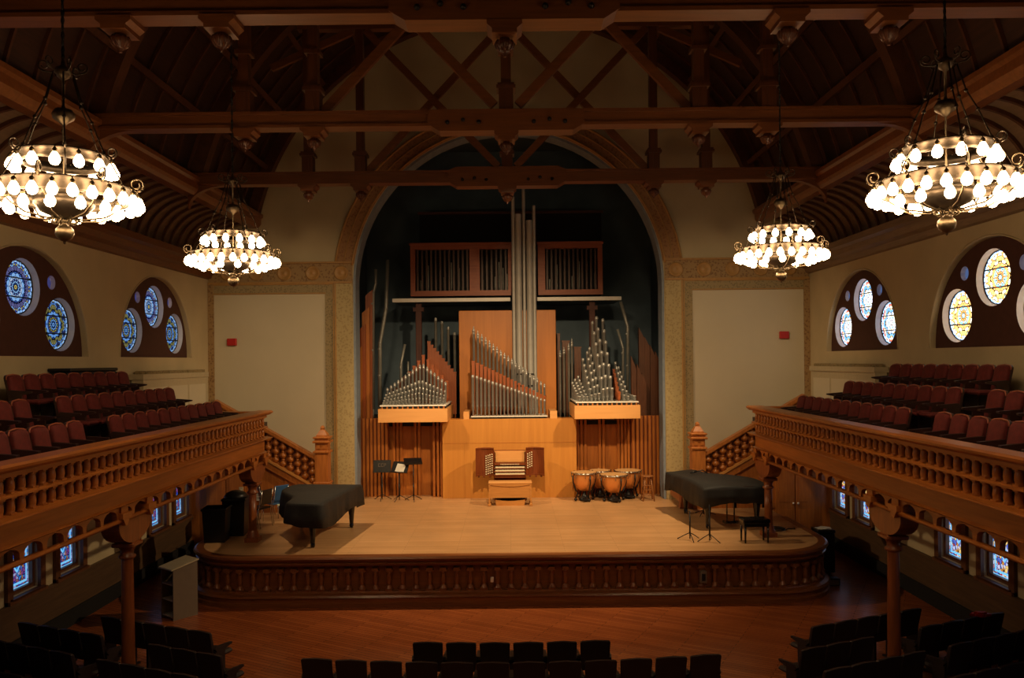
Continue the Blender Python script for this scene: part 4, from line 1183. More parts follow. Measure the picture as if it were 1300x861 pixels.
# tall centre pipes
D = 23.75
r = thing('tall_pipes', 'row of very tall grey metal pipes rising in the middle of the organ', 'organ pipes', (ax(666, 460, D), D, 3.12))
for px, ptop, wd, pfoot in ((652.5, 250, 4.6, 486), (659, 272, 8.2, 478), (666, 236, 4.0, 486), (673, 280, 8.2, 478), (679, 261, 4.4, 486)):
    X = ax(px, 400, D) - r.location.x; z = az(px, ptop, D) - 3.12; rad = wd/2*D/F; zf = az(px, pfoot-1, D)-3.12
    bb = MB(); bb.lathe([(rad*.3, 0), (rad*.95, zf*.55), (rad, zf*.75), (rad, z*.985), (rad*1.05, z*.986), (rad*1.05, z)], 18)
    p = bb.build('pipe', M['bigpipe'], r, (X, 0, 0))
    if wd > 6:
        bb = MB(); zz = zf*.75; bb.box(-rad*.85, rad*.85, -rad*1.12, -rad*.75, zz, zz+.05); bb.box(-rad*.85, rad*.85, -rad*1.12, -rad*.75, zz+.36, zz+.39)
        bb.box(-rad*.95, -rad*.8, -rad*1.05, -rad*.5, zz, zz+.38); bb.box(rad*.8, rad*.95, -rad*1.05, -rad*.5, zz, zz+.38)
        bb.build('mouth', M['black'], p)

# ---- right chest, fan of metal pipes
r, hw, zt = chest('pipe_chest', 'right organ chest in pale wood carrying a tall fan of metal pipes', 729.5, 813, 516, 533)
cx = r.location.x
cols = [(736, 726.6, 485), (741, 730, 481), (745.5, 734, 477), (751, 740, 455), (756, 745.5, 446), (760.5, 748.5, 441), (766, 752, 408), (771, 757, 402), (777, 765, 405), (786, 779, 469), (792.5, 781, 459), (797.5, 785, 465), (806, 796.5, 499)]
for i, (pb, pt_, py) in enumerate(cols):
    X0, X1 = ax(pb, 505, 22.1) - cx, ax(pt_, py, 23.6) - cx
    hmax = az(pt_, py, 23.6) - r.location.z - zt
    nj = 7
    for j in range(nj):
        t = j/(nj-1); h = hmax*(.16 + .84*t)
        rad = .033 + .012*(hmax/2.4)
        if i == 9: put(wm(max(.25, h), .07, .07), r, X0+(X1-X0)*t, .16+.24*j, zt, 'wooden_pipe')
        else: put(pm(max(.15, h), rad), r, X0+(X1-X0)*t, .16+.24*j, zt)
w = thing('metal_pipe_rank', 'slim metal pipes between brown wooden pipes just left of the right fan of pipes', 'pipe organ', (ax(716, 470, 24.0), 24.0, 3.12))
for px, py in ((711, 450), (716, 446), (722, 441), (726, 436)):
    put(pm(az(px, py, 24.0)-3.12, .035, 'silver_d', 'capped'), w, ax(px, py, 24.0)-w.location.x, 0, 0)
for px, py, wd in ((709, 424, .08), (718, 433, .22), (733, 441, .2)):
    put(wm(az(px, py, 24.4)-3.12, wd, .15, 'wpipe_d'), w, ax(px, py, 24.4)-w.location.x, .4, 0, 'wooden_pipe')

# ---- swell boxes with their shutters, and the white shelf beams
def swell(label, xa, xb, ya, yb, opens, D=24.5):
    X0, X1, Z1, Z0 = ax(xa, 340, D), ax(xb, 340, D), az(648, ya, D), az(648, yb, D)
    r = thing('swell_box', label, 'organ swell box', ((X0+X1)/2, D, Z0), group='swell boxes'); c = (X0+X1)/2; hw = (X1-X0)/2; hh = Z1-Z0
    bb = MB(); bb.box(-hw, hw, .25, 1.6, 0, hh); bb.build('body', M['blackbox'] if 'blackbox' in M else M['black'], r)
    o = []; 
    holes = []
    for p, q in opens:
        a, b_ = ax(p, 340, D)-c, ax(q, 340, D)-c; holes.append([(a, .16), (b_, .16), (b_, hh-.14), (a, hh-.14)]); o.append((a, b_))
    fr = link('frame', flat('frame', [[(-hw, 0), (hw, 0), (hw, hh), (-hw, hh)]] + holes, .22, M['swell'], 'y', 0), r)
    for a, b_ in o:
        n = max(5, int((b_-a)/.13)); bb = MB()
        for k in range(n):
            x = a + (b_-a)*(k+.5)/n
            bb.box(x-.028, x+.028, .08, .16, .16, hh-.14)
        bb.build('shutter', M['swslat'], r)
        bb = MB()
        for k in range(7):
            x = a + (b_-a)*(k+.5)/7 + .03; bb.lathe([(.01, .17), (.02, .3), (.02, .5+.09*((k*5) % 7))], 6, Matrix.Translation((x, .20, 0)))
        bb.build('pipe', M['silver_d'], r)
    bb = MB(); bb.box(-hw-.03, hw+.03, -.04, .3, hh, hh+.06); bb.build('cornice', M['swell'], r)
    return r
swell('brown framed swell box with dark shutters, left of the tall pipes', 521, 650, 310, 375, ((527, 596), (609, 645)))
swell('brown framed swell box with dark shutters, right of the tall pipes', 683, 765, 310, 375, ((692, 759),))
D = 24.3
for lab, xa, xb in (('white shelf beam under the left swell box', 498, 648), ('white shelf beam under the right swell box', 682, 789)):
    r = thing('shelf_beam', lab, 'beam', (ax((xa+xb)/2, 380, D), D, az(648, 382.5, D)))
    hw = (xb-xa)/2*D/F
    bb = MB(); bb.box(-hw, hw, 0, .08, 0, .115, b=.008); bb.build('face', M['white'], r)
    bb = MB(); bb.box(-hw, hw, .08, 1.9, .02, .10); bb.build('shelf', M['blue'], r)
for lab, px in (('maroon post holding the left organ shelf', 532), ('maroon post holding the right organ shelf', 752)):
    r = thing('shelf_post', lab, 'post', (ax(px, 440, 24.6), 24.6, 3.12))
    bb = MB(); bb.box(-.09, .09, -.07, .07, 0, az(648, 383, 24.6)-3.12-.03, b=.012); bb.box(-.16, .16, -.09, .09, 3.38-.1, 3.42-.02) ; bb.build('post', M['maroon'], r)
r = thing('swell_box', 'nearly black upper organ box above the framed shutters', 'organ swell box', (ax(648, 290, 25.2), 25.2, az(648, 306, 25.2)))
bb = MB(); bb.box(-2.85, 2.85, 0, 1.3, 0, .85); bb.build('body', M['blackbox'] if 'blackbox' in M else M['black'], r)
bb = MB(); bb.box(-2.9, 2.9, -.06, .02, .85, .92); bb.build('cornice', M['maroon'], r)

# ---- console
D = 22.1
oc = thing('organ_console', 'mahogany organ console with three keyboards and curved stop jambs, set against the screen', 'organ console', (ax(647.5, 600, D), D, ST))
cx = oc.location.x
def oz(y): return az(648, y, D) - ST
zt, zb_ = oz(570), oz(602)
for sx in (-1, 1):
    # curved, concave jamb
    n = 10; xi, xo = .44, .94
    def cur(t): return (sx*(xi + (xo-xi)*t), -.10 + .16*math.sin(PI*t) + .06*(1-t))
    f = [cur(k/n) for k in range(n+1)]; bk = [(x, y+.06) for x, y in reversed(f)]
    bb = MB(); bb.prism(f + bk, 'z', zb_, zt, smooth=False); j = bb.build('stop_jamb', M['console'], oc)
    f2 = [(x, y-.03) for x, y in f]; bk2 = [(x, y+.10) for x, y in reversed(f)]
    bb = MB(); bb.prism(f2 + bk2, 'z', zt, zt+.03); bb.prism(f2 + bk2, 'z', zb_-.04, zb_); bb.build('jamb_moulding', M['console'], j)
    bb = MB()
    for c in range(4 if sx < 0 else 3):
        for q in range(9 if sx < 0 else 7):
            t = .10 + .11*c; x, y = cur(t); z = zt - .14 - q*.062 - c*.02*(1 if sx < 0 else -1)
            bb.lathe([(.010, 0), (.010, .03), (.019, .035), (.019, .045)], 8, Matrix.Translation((x, y, z)) @ Matrix.Rotation(PI/2, 4, 'X'))
    bb.build('stop_knob', M['ivory'], j)
    bb = MB()
    for x in (.55, .72, .86): bb.box(sx*x-.025, sx*x+.025, .0, .12, zb_-.09, zb_-.04)
    bb.build('bracket', M['console'], oc)
    bb = MB(); bb.box(sx*.40, sx*.44, .06, .55, 0, zt-.1); bb.build('side_panel', M['console'], oc)
bb = MB(); bb.box(-.42, .42, .06, .12, oz(587), oz(573)); bb.build('music_desk', M['box'], oc)
bb = MB(); bb.box(-.44, .44, .12, .56, 0, oz(574)); bb.build('back_panel', M['console'], oc)
bb = MB(); bb.box(-.42, .42, -.06, .12, oz(590.5), oz(587.5)); nb_ = bb.build('name_board', M['console'], oc)
bb = MB()
for k in range(17): bb.box(-.26+.031*k, -.244+.031*k, -.072, -.06, oz(589.8), oz(588.6))
bb.build('coupler_tab', M['ivory'], nb_)
for i, y in enumerate((592.5, 596.2, 599.8)):
    bb = MB(); dy = -.10 - .08*i
    bb.box(-.40, .40, dy, dy+.14, oz(y+1.2), oz(y-.4)); kb = bb.build('keyboard', M['ivory'], oc)
    bb = MB()
    for k in range(40):
        if k % 7 in (0, 1, 3, 4, 5): bb.box(-.385+.02*k, -.375+.02*k, dy+.05, dy+.14, oz(y-.4), oz(y-.4)+.012)
    bb.build('black_keys', M['black'], kb)
    bb = MB(); bb.box(-.43, .43, dy-.01, dy+.14, oz(y+2.3), oz(y+1.2)); bb.build('key_cheek', M['console'], oc)
bb = MB(); bb.box(-.42, .42, -.24, .1, oz(605), oz(602)); bb.build('key_bed', M['console'], oc)
pd = thing('organ_bench', 'light oak organ bench with a deep front board, in front of the console', 'bench', (cx, 21.55, ST))
bt = az(648, 611, 21.55) - ST
bb = MB(); bb.box(-.58, .58, -.19, .19, bt-.045, bt, b=.01); bb.build('seat', M['box'], pd)
bb = MB(); bb.box(-.54, .54, -.16, -.13, bt-.42, bt-.045); bb.build('front_board', M['bench'], pd)
bb = MB(); bb.prism([(-.54, bt-.045)] + [(-.54+1.08*k/12, bt-.07-.05*math.sin(PI*k/12)) for k in range(13)] + [(.54, bt-.045)], 'y', -.18, -.16); bb.build('apron', M['bench'], pd)
for sx in (-1, 1):
    bb = MB(); bb.box(sx*.53, sx*.57, -.17, .17, .06, bt-.045); bb.box(sx*.51, sx*.59, -.22, .22, 0, .07, b=.012); bb.build('leg', M['bench'], pd)
bb = MB()
pf = [(-.40+.80*k/12, .16 - .035*math.sin(PI*k/12)) for k in range(13)]
bb.prism([(-.38, .0), (.38, .0)] + list(reversed(pf)), 'y', -.12, -.08); bb.build('foot_board', M['bench'], pd)
bb = MB()
for k in range(24): bb.box(-.40+.034*k, -.38+.034*k, .30, .85, .05, .10)
bb.box(-.44, .46, .82, .88, 0, .14); bb.build('pedals', M['black'], oc, (0, 21.55-D-.05, 0))

# ================================================================== PLAYERS' THINGS ON THE STAGE
def timpano(name_label, px, py_base, py_head, R):
    s = (py_base-458)/(H-ST); D = F/s
    X = ax(px, py_base, D); hz = az(px, py_head, D) - ST
    r = thing('timpani', name_label, 'timpani', (X, D, ST), group='timpani at the back of the stage')
    bb = MB(); bb.lathe([(.04, hz-.50), (R*.35, hz-.49), (R*.62, hz-.42), (R*.84, hz-.28), (R*.95, hz-.12), (R*.97, hz-.03)], 28); bb.build('bowl', M['copper'], r)
    bb = MB(); bb.lathe([(R*.97, hz-.03), (R*1.04, hz-.035), (R*1.05, hz+.0), (R*1.0, hz+.012)], 28); bb.build('hoop', M['chrome'], r)
    bb = MB(); bb.lathe([(R*1.0, hz+.0), (R*1.0, hz+.014)], 28); bb.build('drum_head', M['skin'], r)
    for k in range(4):
        a = 2*PI*k/4 + .4
        T = Matrix.Rotation(a, 4, 'Z')
        bb = MB(); bb.tube([T @ Vector(p) for p in ((R*1.06, 0, hz-.06), (R*1.04, 0, hz-.25), (R*.8, 0, hz-.48), (R*.62, 0, .24), (R*.80, 0, .08))], .020, 6); bb.sphere(T @ Vector((R*.82, 0, .05)), .045, 8, 6)
        bb.build('strut', M['blackmetal'], r)
    bb = MB()
    for k in range(8):
        a = 2*PI*k/8
        bb.lathe([(.012, hz-.12), (.012, hz+.0), (.02, hz+.03)], 6, Matrix.Translation((R*1.07*math.cos(a), R*1.07*math.sin(a), 0)))
    bb.build('tuning_rod', M['chrome'], r)
    bb = MB(); bb.lathe([(R*.5, .03), (R*.5, .06), (R*.30, .12), (R*.14, .18), (.05, hz-.48)], 16); bb.prism([(-.09, -R*.95), (.09, -R*.95), (.07, -R*.4), (-.07, -R*.4)], 'z', .05, .10); bb.build('pedal_base', M['blackmetal'], r)
timpano('copper timpani nearest the organ console', 742, 636.5, 600, .33)
timpano('small copper timpani at the back, behind the other three', 762, 632, 597.5, .29)
timpano('copper timpani standing in front, second from the console', 779.5, 637.5, 602.5, .37)
timpano('widest copper timpani at the right, beside the wooden stool', 797.5, 633, 597.5, .36)
t = thing('stool', 'plain brown wooden stool with rungs beside the timpani', 'stool', (ax(822, 637, 22.1), 22.05, ST))
sh = .68
bb = MB(); bb.lathe([(.15, sh-.035), (.165, sh-.02), (.165, sh-.005), (.15, sh)], 18); bb.build('seat', M['stoolw'], t)
for k in range(4):
    a = PI/4 + PI/2*k
    bb = MB(); bb.tube([(.10*math.cos(a), .10*math.sin(a), sh-.03), (.22*math.cos(a), .22*math.sin(a), 0)], [.016, .018], 8); bb.build('leg', M['stoolw'], t)
bb = MB()
for z, e in ((.16, .20), (.30, .175), (.42, .155)):
    q = [(e*math.cos(PI/4+PI/2*k)*1.0, e*math.sin(PI/4+PI/2*k), z) for k in range(4)]
    for k in range(4): bb.tube([q[k], q[(k+1) % 4]], .010, 6)
bb.build('rung', M['stoolw'], t)

def stand(label, X, Y, hgt, tilt, yaw, paper=False, desk=True, low=0.3):
    r = thing('music_stand', label, 'music stand', (X, Y, ST), yaw)
    bb = MB()
    bb.tube([(0, 0, .03), (0, 0, hgt)], .013, 8); bb.tube([(0, 0, .12), (0, 0, .5)], .018, 8); bb.build('pole', M['blackmetal'], r)
    bb = MB()
    for k in range(3):
        a = 2*PI*k/3 + .5; bb.tube([(0, 0, .16), (.12*math.cos(a), .12*math.sin(a), .10), (.27*math.cos(a), .27*math.sin(a), .01)], .010, 6)
    bb.build('tripod', M['blackmetal'], r)
    if desk:
        T = Matrix.Translation((0, 0, hgt)) @ Matrix.Rotation(-tilt, 4, 'X')
        bb = MB(); bb.box(-.25, .25, -.008, .008, -.02, .32, T); bb.box(-.25, .25, -.06, 0, -.03, -.015, T); bb.box(-.03, .03, .0, .05, .05, .2, T); dk = bb.build('desk', M['stand'] if 'stand' in M else M['blackmetal'], r)
        if paper:
            bb = MB(); bb.box(-.13, .14, -.018, -.009, 0.0, .24, T @ Matrix.Rotation(.12, 4, 'Y')); q = bb.build('sheet_music', M['paper'], r)
    return r
s1 = stand('dark music stand with faint pale lettering on its upright desk, left of the other two', -3.60, 22.5, .80, .25, 0)
bb = MB(); T = Matrix.Translation((0, 0, .80)) @ Matrix.Rotation(-.25, 4, 'X')
def strokes(ch, x0):
    S = {'C': [(.05, .08, 0, .08), (0, 0, 0, .08), (.0, .0, .05, .0)], 'P': [(0, 0, 0, .08), (0, .08, .045, .08), (.045, .08, .045, .04), (0, .04, .045, .04)]}
    for a, b_, c, d in S[ch]:
        xa, xb = sorted((a, c)); za, zb2 = sorted((b_, d))
        bb.box(x0+xa-.005, x0+xb+.005, -.0105, -.009, .14+za-.005, .14+zb2+.005, T)
strokes('C', -.10); strokes('C', -.02); strokes('P', .06)
bb.build('lettering', M['grey'], s1)
stand('music stand holding white sheet music, in the middle of the three by the slatted screen', -3.10, 22.35, .80, .55, -.35, True)
stand('music stand with its desk tilted nearly flat, rightmost of the three by the slatted screen', -2.70, 22.35, 1.02, 1.15, .2)
stand('bare black stand pole in front of the right piano, farther from the bench', ax(876, 688, 17.15), 17.15, .62, 0, .1, desk=False)
stand('bare black stand pole in front of the right piano, nearer to the bench', ax(901, 690, 17.0), 17.0, .78, 0, .7, desk=False)

# grand pianos under their covers
def outline(L, W, s=0.0):
    """plan of a grand: keyboard edge at y=0, tail at y=L, straight bass side at -W/2"""
    h = W/2; p = [(-h-s, -s), (h+s, -s), (h+s, L*.28)]
    pts = [(h, L*.28), (h*.96, L*.38), (h*.80, L*.48), (h*.50, L*.58), (h*.22, L*.68), (h*.10, L*.78), (h*.05, L*.88), (h*.02, L*.95), (-h*.06, L*.99), (-h*.3, L), (-h*.8, L), (-h*.96, L*.99), (-h, L*.96)]
    c = (-h*.3, L*.5)
    for x, y in pts[1:]:
        d = math.hypot(x-c[0], y-c[1]); p.append((x+(x-c[0])/d*s, y+(y-c[1])/d*s))
    return p
def piano(labels, X, Y, rz, L, drop, seed, lid_sag):
    W = 1.5
    r = thing('grand_piano', labels[0], 'piano', (X, Y, ST), rz, 'grand pianos')
    bb = MB(); bb.prism(outline(L, W), 'z', .66, .96); bb.build('case', M['gloss'], r)
    bb = MB(); bb.box(-.68, .68, -.02, .25, .60, .70); bb.build('key_bed', M['gloss'], r)
    for x, y in ((-.60, .22), (.60, .22), (-.40, L-.45)):
        bb = MB(); bb.lathe([(.04, .02), (.05, .06), (.045, .10), (.06, .30), (.085, .50), (.09, .62), (.11, .66)], 8, Matrix.Translation((x, y, 0)), False, PI/8)
        bb.tube([(x-.03, y, .03), (x+.03, y, .03)], .03, 10); bb.build('leg', M['gloss'], r)
    bb = MB(); bb.box(-.10, -.08, .30, .33, .12, .66); bb.box(.08, .10, .30, .33, .12, .66); bb.box(-.16, .16, .24, .40, .08, .14)
    for k in (-1, 0, 1): bb.box(k*.08-.02, k*.08+.02, .12, .26, .10, .12)
    bb.build('pedal_lyre', M['gloss'], r)
    bb = MB()
    for x, y in ((-.60, .22), (.60, .22), (-.40, L-.45)): bb.sphere((x, y-.06, .035), .03, 8, 6)
    bb.build('caster', M['brass'], r)
    # quilted cover: top, rounded edge, hanging skirt with folds
    rnd = random.Random(seed)
    base = outline(L, W, .03)
    # resample
    seg = []; n = 96
    per = [(Vector(base[i]), Vector(base[(i+1) % len(base)])) for i in range(len(base))]
    tot = sum((b_-a).length for a, b_ in per)
    def pt(s):
        s %= tot
        for a, b_ in per:
            l = (b_-a).length
            if s <= l: return a.lerp(b_, s/l)
            s -= l
        return per[-1][1]
    P = [pt(tot*k/n) for k in range(n)]
    nr = []
    for k in range(n):
        d = (P[(k+1) % n]-P[k-1]).normalized(); nr.append(Vector((d.y, -d.x)))
    ph = [rnd.uniform(0, 6.28) for _ in range(4)]
    def fold(k, amp): t = 2*PI*k/n; return amp*(math.sin(9*t+ph[0]) + .6*math.sin(17*t+ph[1]) + .4*math.sin(29*t+ph[2]))
    rows = [(-.30, 1.02, 0), (-.06, 1.02, 0), (-.015, 1.012, 0), (.012, .99, 0), (.02, .94, .004), (.035, 1.02-drop*.5, .014), (.05, 1.02-drop, .022)]
    c = Vector((-.12, L*.45)); vs = []
    for o, z, am in rows:
        for k in range(n):
            p = P[k] + nr[k]*(o + fold(k, am)) if o > -.2 else c + (P[k]-c)*.62
            zz = z + (fold(k, .02) if z < .9 else 0) - (lid_sag*.02*math.sin(5*p.x+2*p.y) if o < 0 else 0)
            if p.y < .7: zz -= .045*(1 - max(0, p.y)/.7)**2*(1 if z > .9 else .3)
            if o == .05: zz += .06*math.sin(2*PI*k/n*3+ph[3])
            vs.append((p.x, p.y, zz))
    vs.append((c.x, c.y, 1.025)); m = len(rows)
    fs = [(i*n+(k+1) % n, i*n+k, (i+1)*n+k, (i+1)*n+(k+1) % n) for i in range(m-1) for k in range(n)]
    fs += [(m*n, k, (k+1) % n) for k in range(n)]
    bb = MB(); bb.add(vs, fs, True)
    cv = bb.build('piano_cover', M['cloth'], None, (X, Y, ST)); cv.rotation_euler = (0, 0, rz)
    md = cv.modifiers.new('thick', 'SOLIDIFY'); md.thickness = .008
    tag(cv, labels[1], 'piano cover', 'piano covers')
piano(('black grand piano on the left of the stage, its legs showing under a cover', 'black cloth cover draped over the left grand piano'), -4.30, 19.09, math.radians(174), 2.72, .50, 3, 0)
piano(('black grand piano on the right of the stage behind its bench', 'black cloth cover draped over the right grand piano'), 5.12, 18.2, math.radians(10), 2.45, .46, 5, 1)
t = thing('piano_bench', 'black tufted piano bench standing before the right grand piano', 'bench', (ax(958, 690, 16.95), 16.95, ST), .05)
bb = MB(); bb.box(-.29, .29, -.17, .17, .40, .50, b=.025); cu = bb.build('cushion', M['gloss'], t)
bb = MB()
for i in range(5):
    for j in range(2): bb.sphere((-.2+.1*i, -.07+.14*j, .50), .012, 8, 4)
bb.build('button', M['gloss'], cu)
bb = MB(); bb.box(-.27, .27, -.15, .15, .34, .40); bb.build('frame', M['gloss'], t)
for x in (-.24, .24):
    for y in (-.13, .13):
        bb = MB(); bb.tube([(x, y, .36), (x, y, 0)], [.028, .018], 8); bb.build('leg', M['gloss'], t)
t = thing('microphone_stand', 'black boom microphone stand rising behind the right piano', 'microphone stand', (ax(893, 640, 19.9), 19.9, ST))
hz = az(893, 600, 19.9) - ST
bb = MB(); bb.tube([(0, 0, .02), (0, 0, hz)], .014, 8); bb.build('pole', M['blackmetal'], t)
bb = MB(); bb.tube([(-.30, 0, hz+.0), (-.02, 0, hz+.06), (.0, 0, hz+.05), (.50, 0, hz-.27)], .013, 8); bb.build('boom', M['blackmetal'], t)
bb = MB(); bb.tube([(-.32, 0, hz-.01), (-.16, 0, hz+.03)], [.02, .025], 8); bb.build('microphone', M['blackmetal'], t)
bb = MB()
for k in range(3):
    a = 2*PI*k/3; bb.tube([(0, 0, .12), (.30*math.cos(a), .30*math.sin(a), .012)], .010, 6)
bb.build('tripod', M['blackmetal'], t)

# left corner under the gallery: bins, chairs, notices
def bin_(X, Y, label, w, d, h, round_lid):
    r = thing('waste_bin', label, 'bin', (X, Y, ST), .1)
    bb = MB(); bb.prism([(-w/2*.86, -d/2*.86), (w/2*.86, -d/2*.86), (w/2*.86, d/2*.86), (-w/2*.86, d/2*.86)], 'z', 0, .05)
    v0 = [(-w/2*.86, -d/2*.86, .05), (w/2*.86, -d/2*.86, .05), (w/2*.86, d/2*.86, .05), (-w/2*.86, d/2*.86, .05), (-w/2, -d/2, h), (w/2, -d/2, h), (w/2, d/2, h), (-w/2, d/2, h)]
    bb.add(v0, [(0,1,5,4), (1,2,6,5), (2,3,7,6), (3,0,4,7), (4,5,6,7)]); bb.build('body', M['blackmetal'], r)
    bb = MB(); bb.box(-w/2-.02, w/2+.02, -d/2-.02, d/2+.02, h-.05, h, b=.01); bb.build('rim', M['blackmetal'], r)
    if round_lid:
        bb = MB(); bb.lathe([(w*.5, h), (w*.52, h+.03), (w*.42, h+.10), (w*.2, h+.15), (.01, h+.16)], 16); bb.build('lid', M['blackmetal'], r)
    for x in (-w/2*.6, w/2*.6):
        bb = MB(); bb.tube([(x, d/2*.9, .05), (x, d/2*.9+.03, .05)], .05, 10); bb.build('wheel', M['blackmetal'], r)
bin_(-6.42, 17.55, 'tall black wheeled bin at the left edge of the stage, the nearer one', .50, .5, .74, False)
bin_(-6.22, 18.2, 'black round-topped bin just behind the nearer one at the left edge of the stage', .50, .5, .84, True)
def chair(label, X, Y, rz, fab, n=1, frame=None):
    r = thing('stacking_chair', label, 'chair', (X, Y, ST), rz)
    bb = MB(); bb.box(-.22, .22, -.22, .20, .43, .47, b=.015); bb.build('seat', fab, r)
    bb = MB(); T = Matrix.Translation((0, .20, .52)) @ Matrix.Rotation(-.15, 4, 'X'); bb.box(-.21, .21, -.015, .015, 0.02, .38, T, b=.012); bb.build('backrest', fab, r)
    for sx in (-1, 1):
        bb = MB(); bb.tube([(sx*.22, -.20, 0), (sx*.22, -.18, .43)], .012, 6); bb.build('leg', M['chrome'], r)
        bb = MB(); bb.tube([(sx*.22, .24, 0), (sx*.22, .17, .43), (sx*.20, .22, .60), (sx*.19, .27, .88)], .012, 6); bb.build('leg', M['chrome'], r)
chair('blue chair seen behind the left piano, below the gallery stair', ax(353, 655, 19.9), 19.7, PI+.9, M['bluefab'])
chair('black chair nearest the far left column under the gallery', ax(328, 660, 19.0), 19.0, PI+1.2, M['blackmetal'])
chair('black chair turned sideways next to the blue chair under the left gallery', ax(334, 655, 19.8), 20.25, PI-1.1, M['blackmetal'])
t = thing('wall_notice', 'small white notice on the wall behind the chairs under the left gallery', 'notice', (ax(329, 629, 20.7), 20.735, az(329, 636, 20.7)))
bb = MB(); bb.box(-.11, .11, 0, .02, 0, .26); bb.build('sheet', M['paper'], t)
bb = MB()
for k in range(5): bb.box(-.08, .06+.02*(k % 2), -.004, 0, .04+k*.04, .052+k*.04)
bb.build('lettering', M['blackmetal'], t)
t = thing('light_switch', 'cream switch plate beside the doors under the left gallery', 'switch', (ax(305.5, 623, 20.7), 20.735, az(305, 628, 20.7)))
bb = MB(); bb.box(-.055, .055, 0, .02, 0, .19, b=.005); bb.build('plate', M['cream'], t)
bb = MB(); bb.box(-.012, .012, -.02, 0, .075, .115); bb.build('toggle', M['white'], t)

# open shelf unit on the hall floor at the left of the stage
t = thing('shelf_unit', 'grey open shelf unit with a slanted pale top on the hall floor beside the stage', 'shelf unit', (-6.42, 15.55, 0), math.radians(-38))
w, d, h = .42, .50, 1.0
bb = MB(); bb.box(-w/2, w/2, .22, .25, 0, h); bb.build('back_board', M['grey'], t)
for sx in (-1, 1):
    bb = MB(); bb.prism([(-.25, 0), (.25, 0), (.25, h+.04), (-.25, h-.06)], 'x', sx*w/2-.012, sx*w/2+.012); bb.build('side_panel', M['grey'], t)
bb = MB(); bb.prism([(-.29, h-.05), (.27, h+.06), (.27, h+.085), (-.29, h-.025)], 'x', -w/2-.03, w/2+.03); bb.build('top', M['cream'], t)
for z in (.05, .36, .66):
    bb = MB(); bb.box(-w/2+.012, w/2-.012, -.24, .22, z-.01, z+.012); bb.build('shelf', M['cream'], t)
# clutter at the right corner of the stage
t = thing('papers', 'loose white papers lying on the black case at the right end of the stage', 'papers', (ax(1045, 673, 18.2), 18.2, ST))
bb = MB()
for k in range(3): bb.box(-.15, .15, -.11, .11, .002+.006*k, .007+.006*k, Matrix.Rotation(.4*k, 4, 'Z'))
bb.build('sheet', M['paper'], t)
q = thing('upright_case', 'black upright case on the floor beside the right end of the stage, papers on top', 'case', (t.location.x, 18.2, 0))
bb = MB(); bb.box(-.19, .19, -.2, .2, .04, .93, b=.02); bb.build('body', M['blackmetal'], q)
bb = MB(); bb.box(-.2, .2, -.21, .21, .93, 1.0, b=.015); bb.build('lid', M['blackmetal'], q)
for x in (-.14, .14):
    bb = MB(); bb.tube([(x, -.02, .03), (x, .02, .03)], .03, 8); bb.build('wheel', M['blackmetal'], q)
t = thing('cable_box', 'small black box on the hall floor beside the right end of the stage', 'box', (ax(1064, 738, 16.9), 17.2, 0))
bb = MB(); bb.box(-.13, .13, -.1, .1, 0, .16, b=.012); bb.build('body', M['blackmetal'], t)
bb = MB(); bb.box(-.10, .10, -.106, -.1, .03, .13); bb.build('grille', M['grey'], t)
t = thing('coiled_cable', 'coiled black cable on the stage floor right of the far right column', 'cable', (5.95, 18.0, ST))
bb = MB(); bb.tube([((.16+.012*math.sin(k))*math.cos(k*.35)*1.2, (.16+.012*math.sin(k))*math.sin(k*.35), .012+.0012*k) for k in range(54)], .011, 5); bb.build('coil', M['blackmetal'], t)
bb = MB(); bb.tube([(.19, 0, .01), (.30, .15, .01), (.45, .1, .01), (.5, .3, .01)], .011, 5); bb.build('lead', M['blackmetal'], t)
# red alarm boxes high on the plain panels
for px, py, lab in ((294, 434.5, 'small red box on the beige panel left of the arch'), (996, 425.5, 'small red box on the beige panel right of the arch')):
    t = thing('alarm_box', lab, 'alarm box', (ax(px, py, 22.1), 22.17, az(px, py+4.5, 22.1)))
    bb = MB(); bb.box(-.13, .13, -.08, 0, 0, .20, b=.015); bb.build('housing', M['red'], t)
    bb = MB(); bb.box(-.10, .10, -.09, -.08, .05, .15); bb.build('cover', M['red'], t)
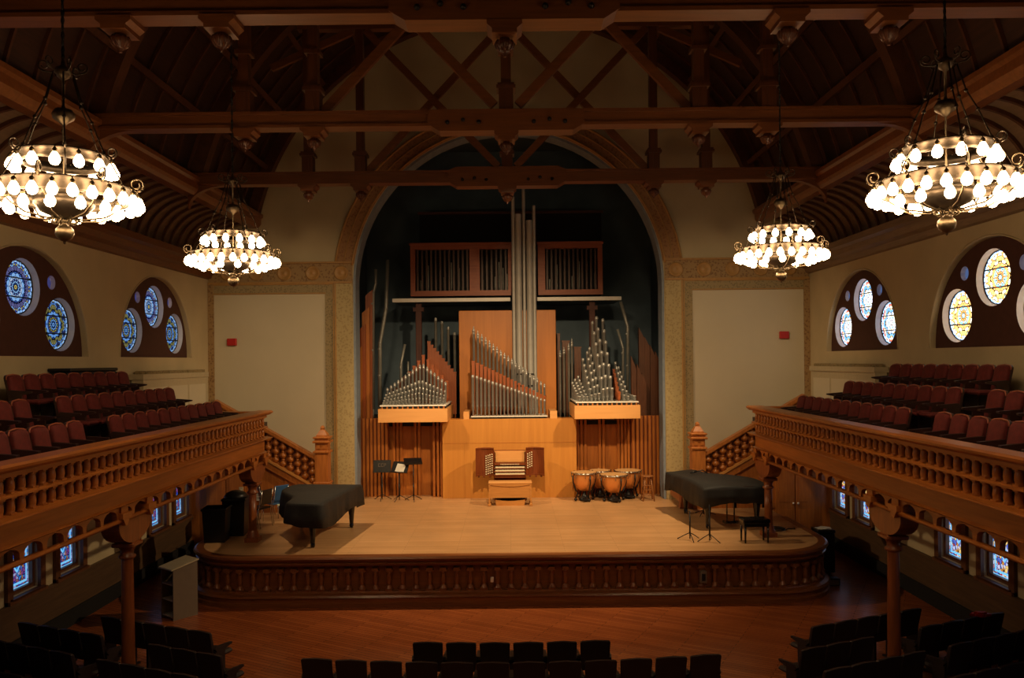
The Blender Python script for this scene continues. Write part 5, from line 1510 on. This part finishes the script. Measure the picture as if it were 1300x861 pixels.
# ================================================================== LIGHT
def spot(name, loc, target, power, angle, blend, size, col=(1.0, .70, .38)):
    l = bpy.data.lights.new(name, 'SPOT'); l.energy = power; l.spot_size = math.radians(angle); l.spot_blend = blend
    l.shadow_soft_size = size; l.color = col
    o = bpy.data.objects.new(name, l); C.objects.link(o); o.location = loc
    o.rotation_euler = (Vector(target) - Vector(loc)).to_track_quat('-Z', 'Y').to_euler()
    return o
# stage lanterns under the trusses, for stage and organ; last two: added fills
spot('stage_spot', (-5.2, 17.5, 8.5), (.6, 19.6, 1.0), 1300, 92, .8, .10)
spot('stage_spot', (5.2, 17.5, 8.5), (-.6, 19.6, 1.0), 2000, 92, .8, .10)
spot('stage_spot', (.4, 13.9, 8.6), (0, 22.6, 4.0), 2500, 56, .9, .12)
spot('stage_spot', (-3.0, 13.9, 8.6), (-6.0, 22.2, 4.2), 800, 60, 1.0, .2)  # unseen wash added to brighten the left wall panel
spot('stage_spot', (3.0, 13.9, 8.6), (6.0, 22.2, 4.2), 800, 60, 1.0, .2)  # unseen wash added to brighten the right wall panel
w = bpy.data.worlds.new('World'); bpy.context.scene.world = w; w.use_nodes = True
w.node_tree.nodes['Background'].inputs['Color'].default_value = (.02, .025, .04, 1)
w.node_tree.nodes['Background'].inputs['Strength'].default_value = .3

cam = bpy.data.cameras.new('Camera'); co = bpy.data.objects.new('Camera', cam); C.objects.link(co)
co.location = (0.03, 0, H)
co.rotation_euler = (Matrix.Rotation(PI/2, 3, 'X') @ Matrix.Rotation(-ROLL, 3, 'Z')).to_euler()
cam.sensor_fit = 'HORIZONTAL'; cam.sensor_width = 36.0; cam.lens = 36.0*F/1300
cam.shift_x = 2/1300; cam.shift_y = 27.5/1300
cam.clip_end = 200; cam.clip_start = .05
sc = bpy.context.scene
sc.camera = co
sc.view_settings.view_transform = 'Standard'; sc.view_settings.look = 'None'
sc.view_settings.gamma = 1; sc.view_settings.use_curve_mapping = False
sc.view_settings.exposure = 0.0
cy = sc.cycles
cy.use_denoising = True
try: cy.use_light_tree = True
except Exception: pass
cy.max_bounces = 6; cy.diffuse_bounces = 3; cy.glossy_bounces = 3; cy.sample_clamp_indirect = 4.0; cy.caustics_reflective = False; cy.caustics_refractive = False
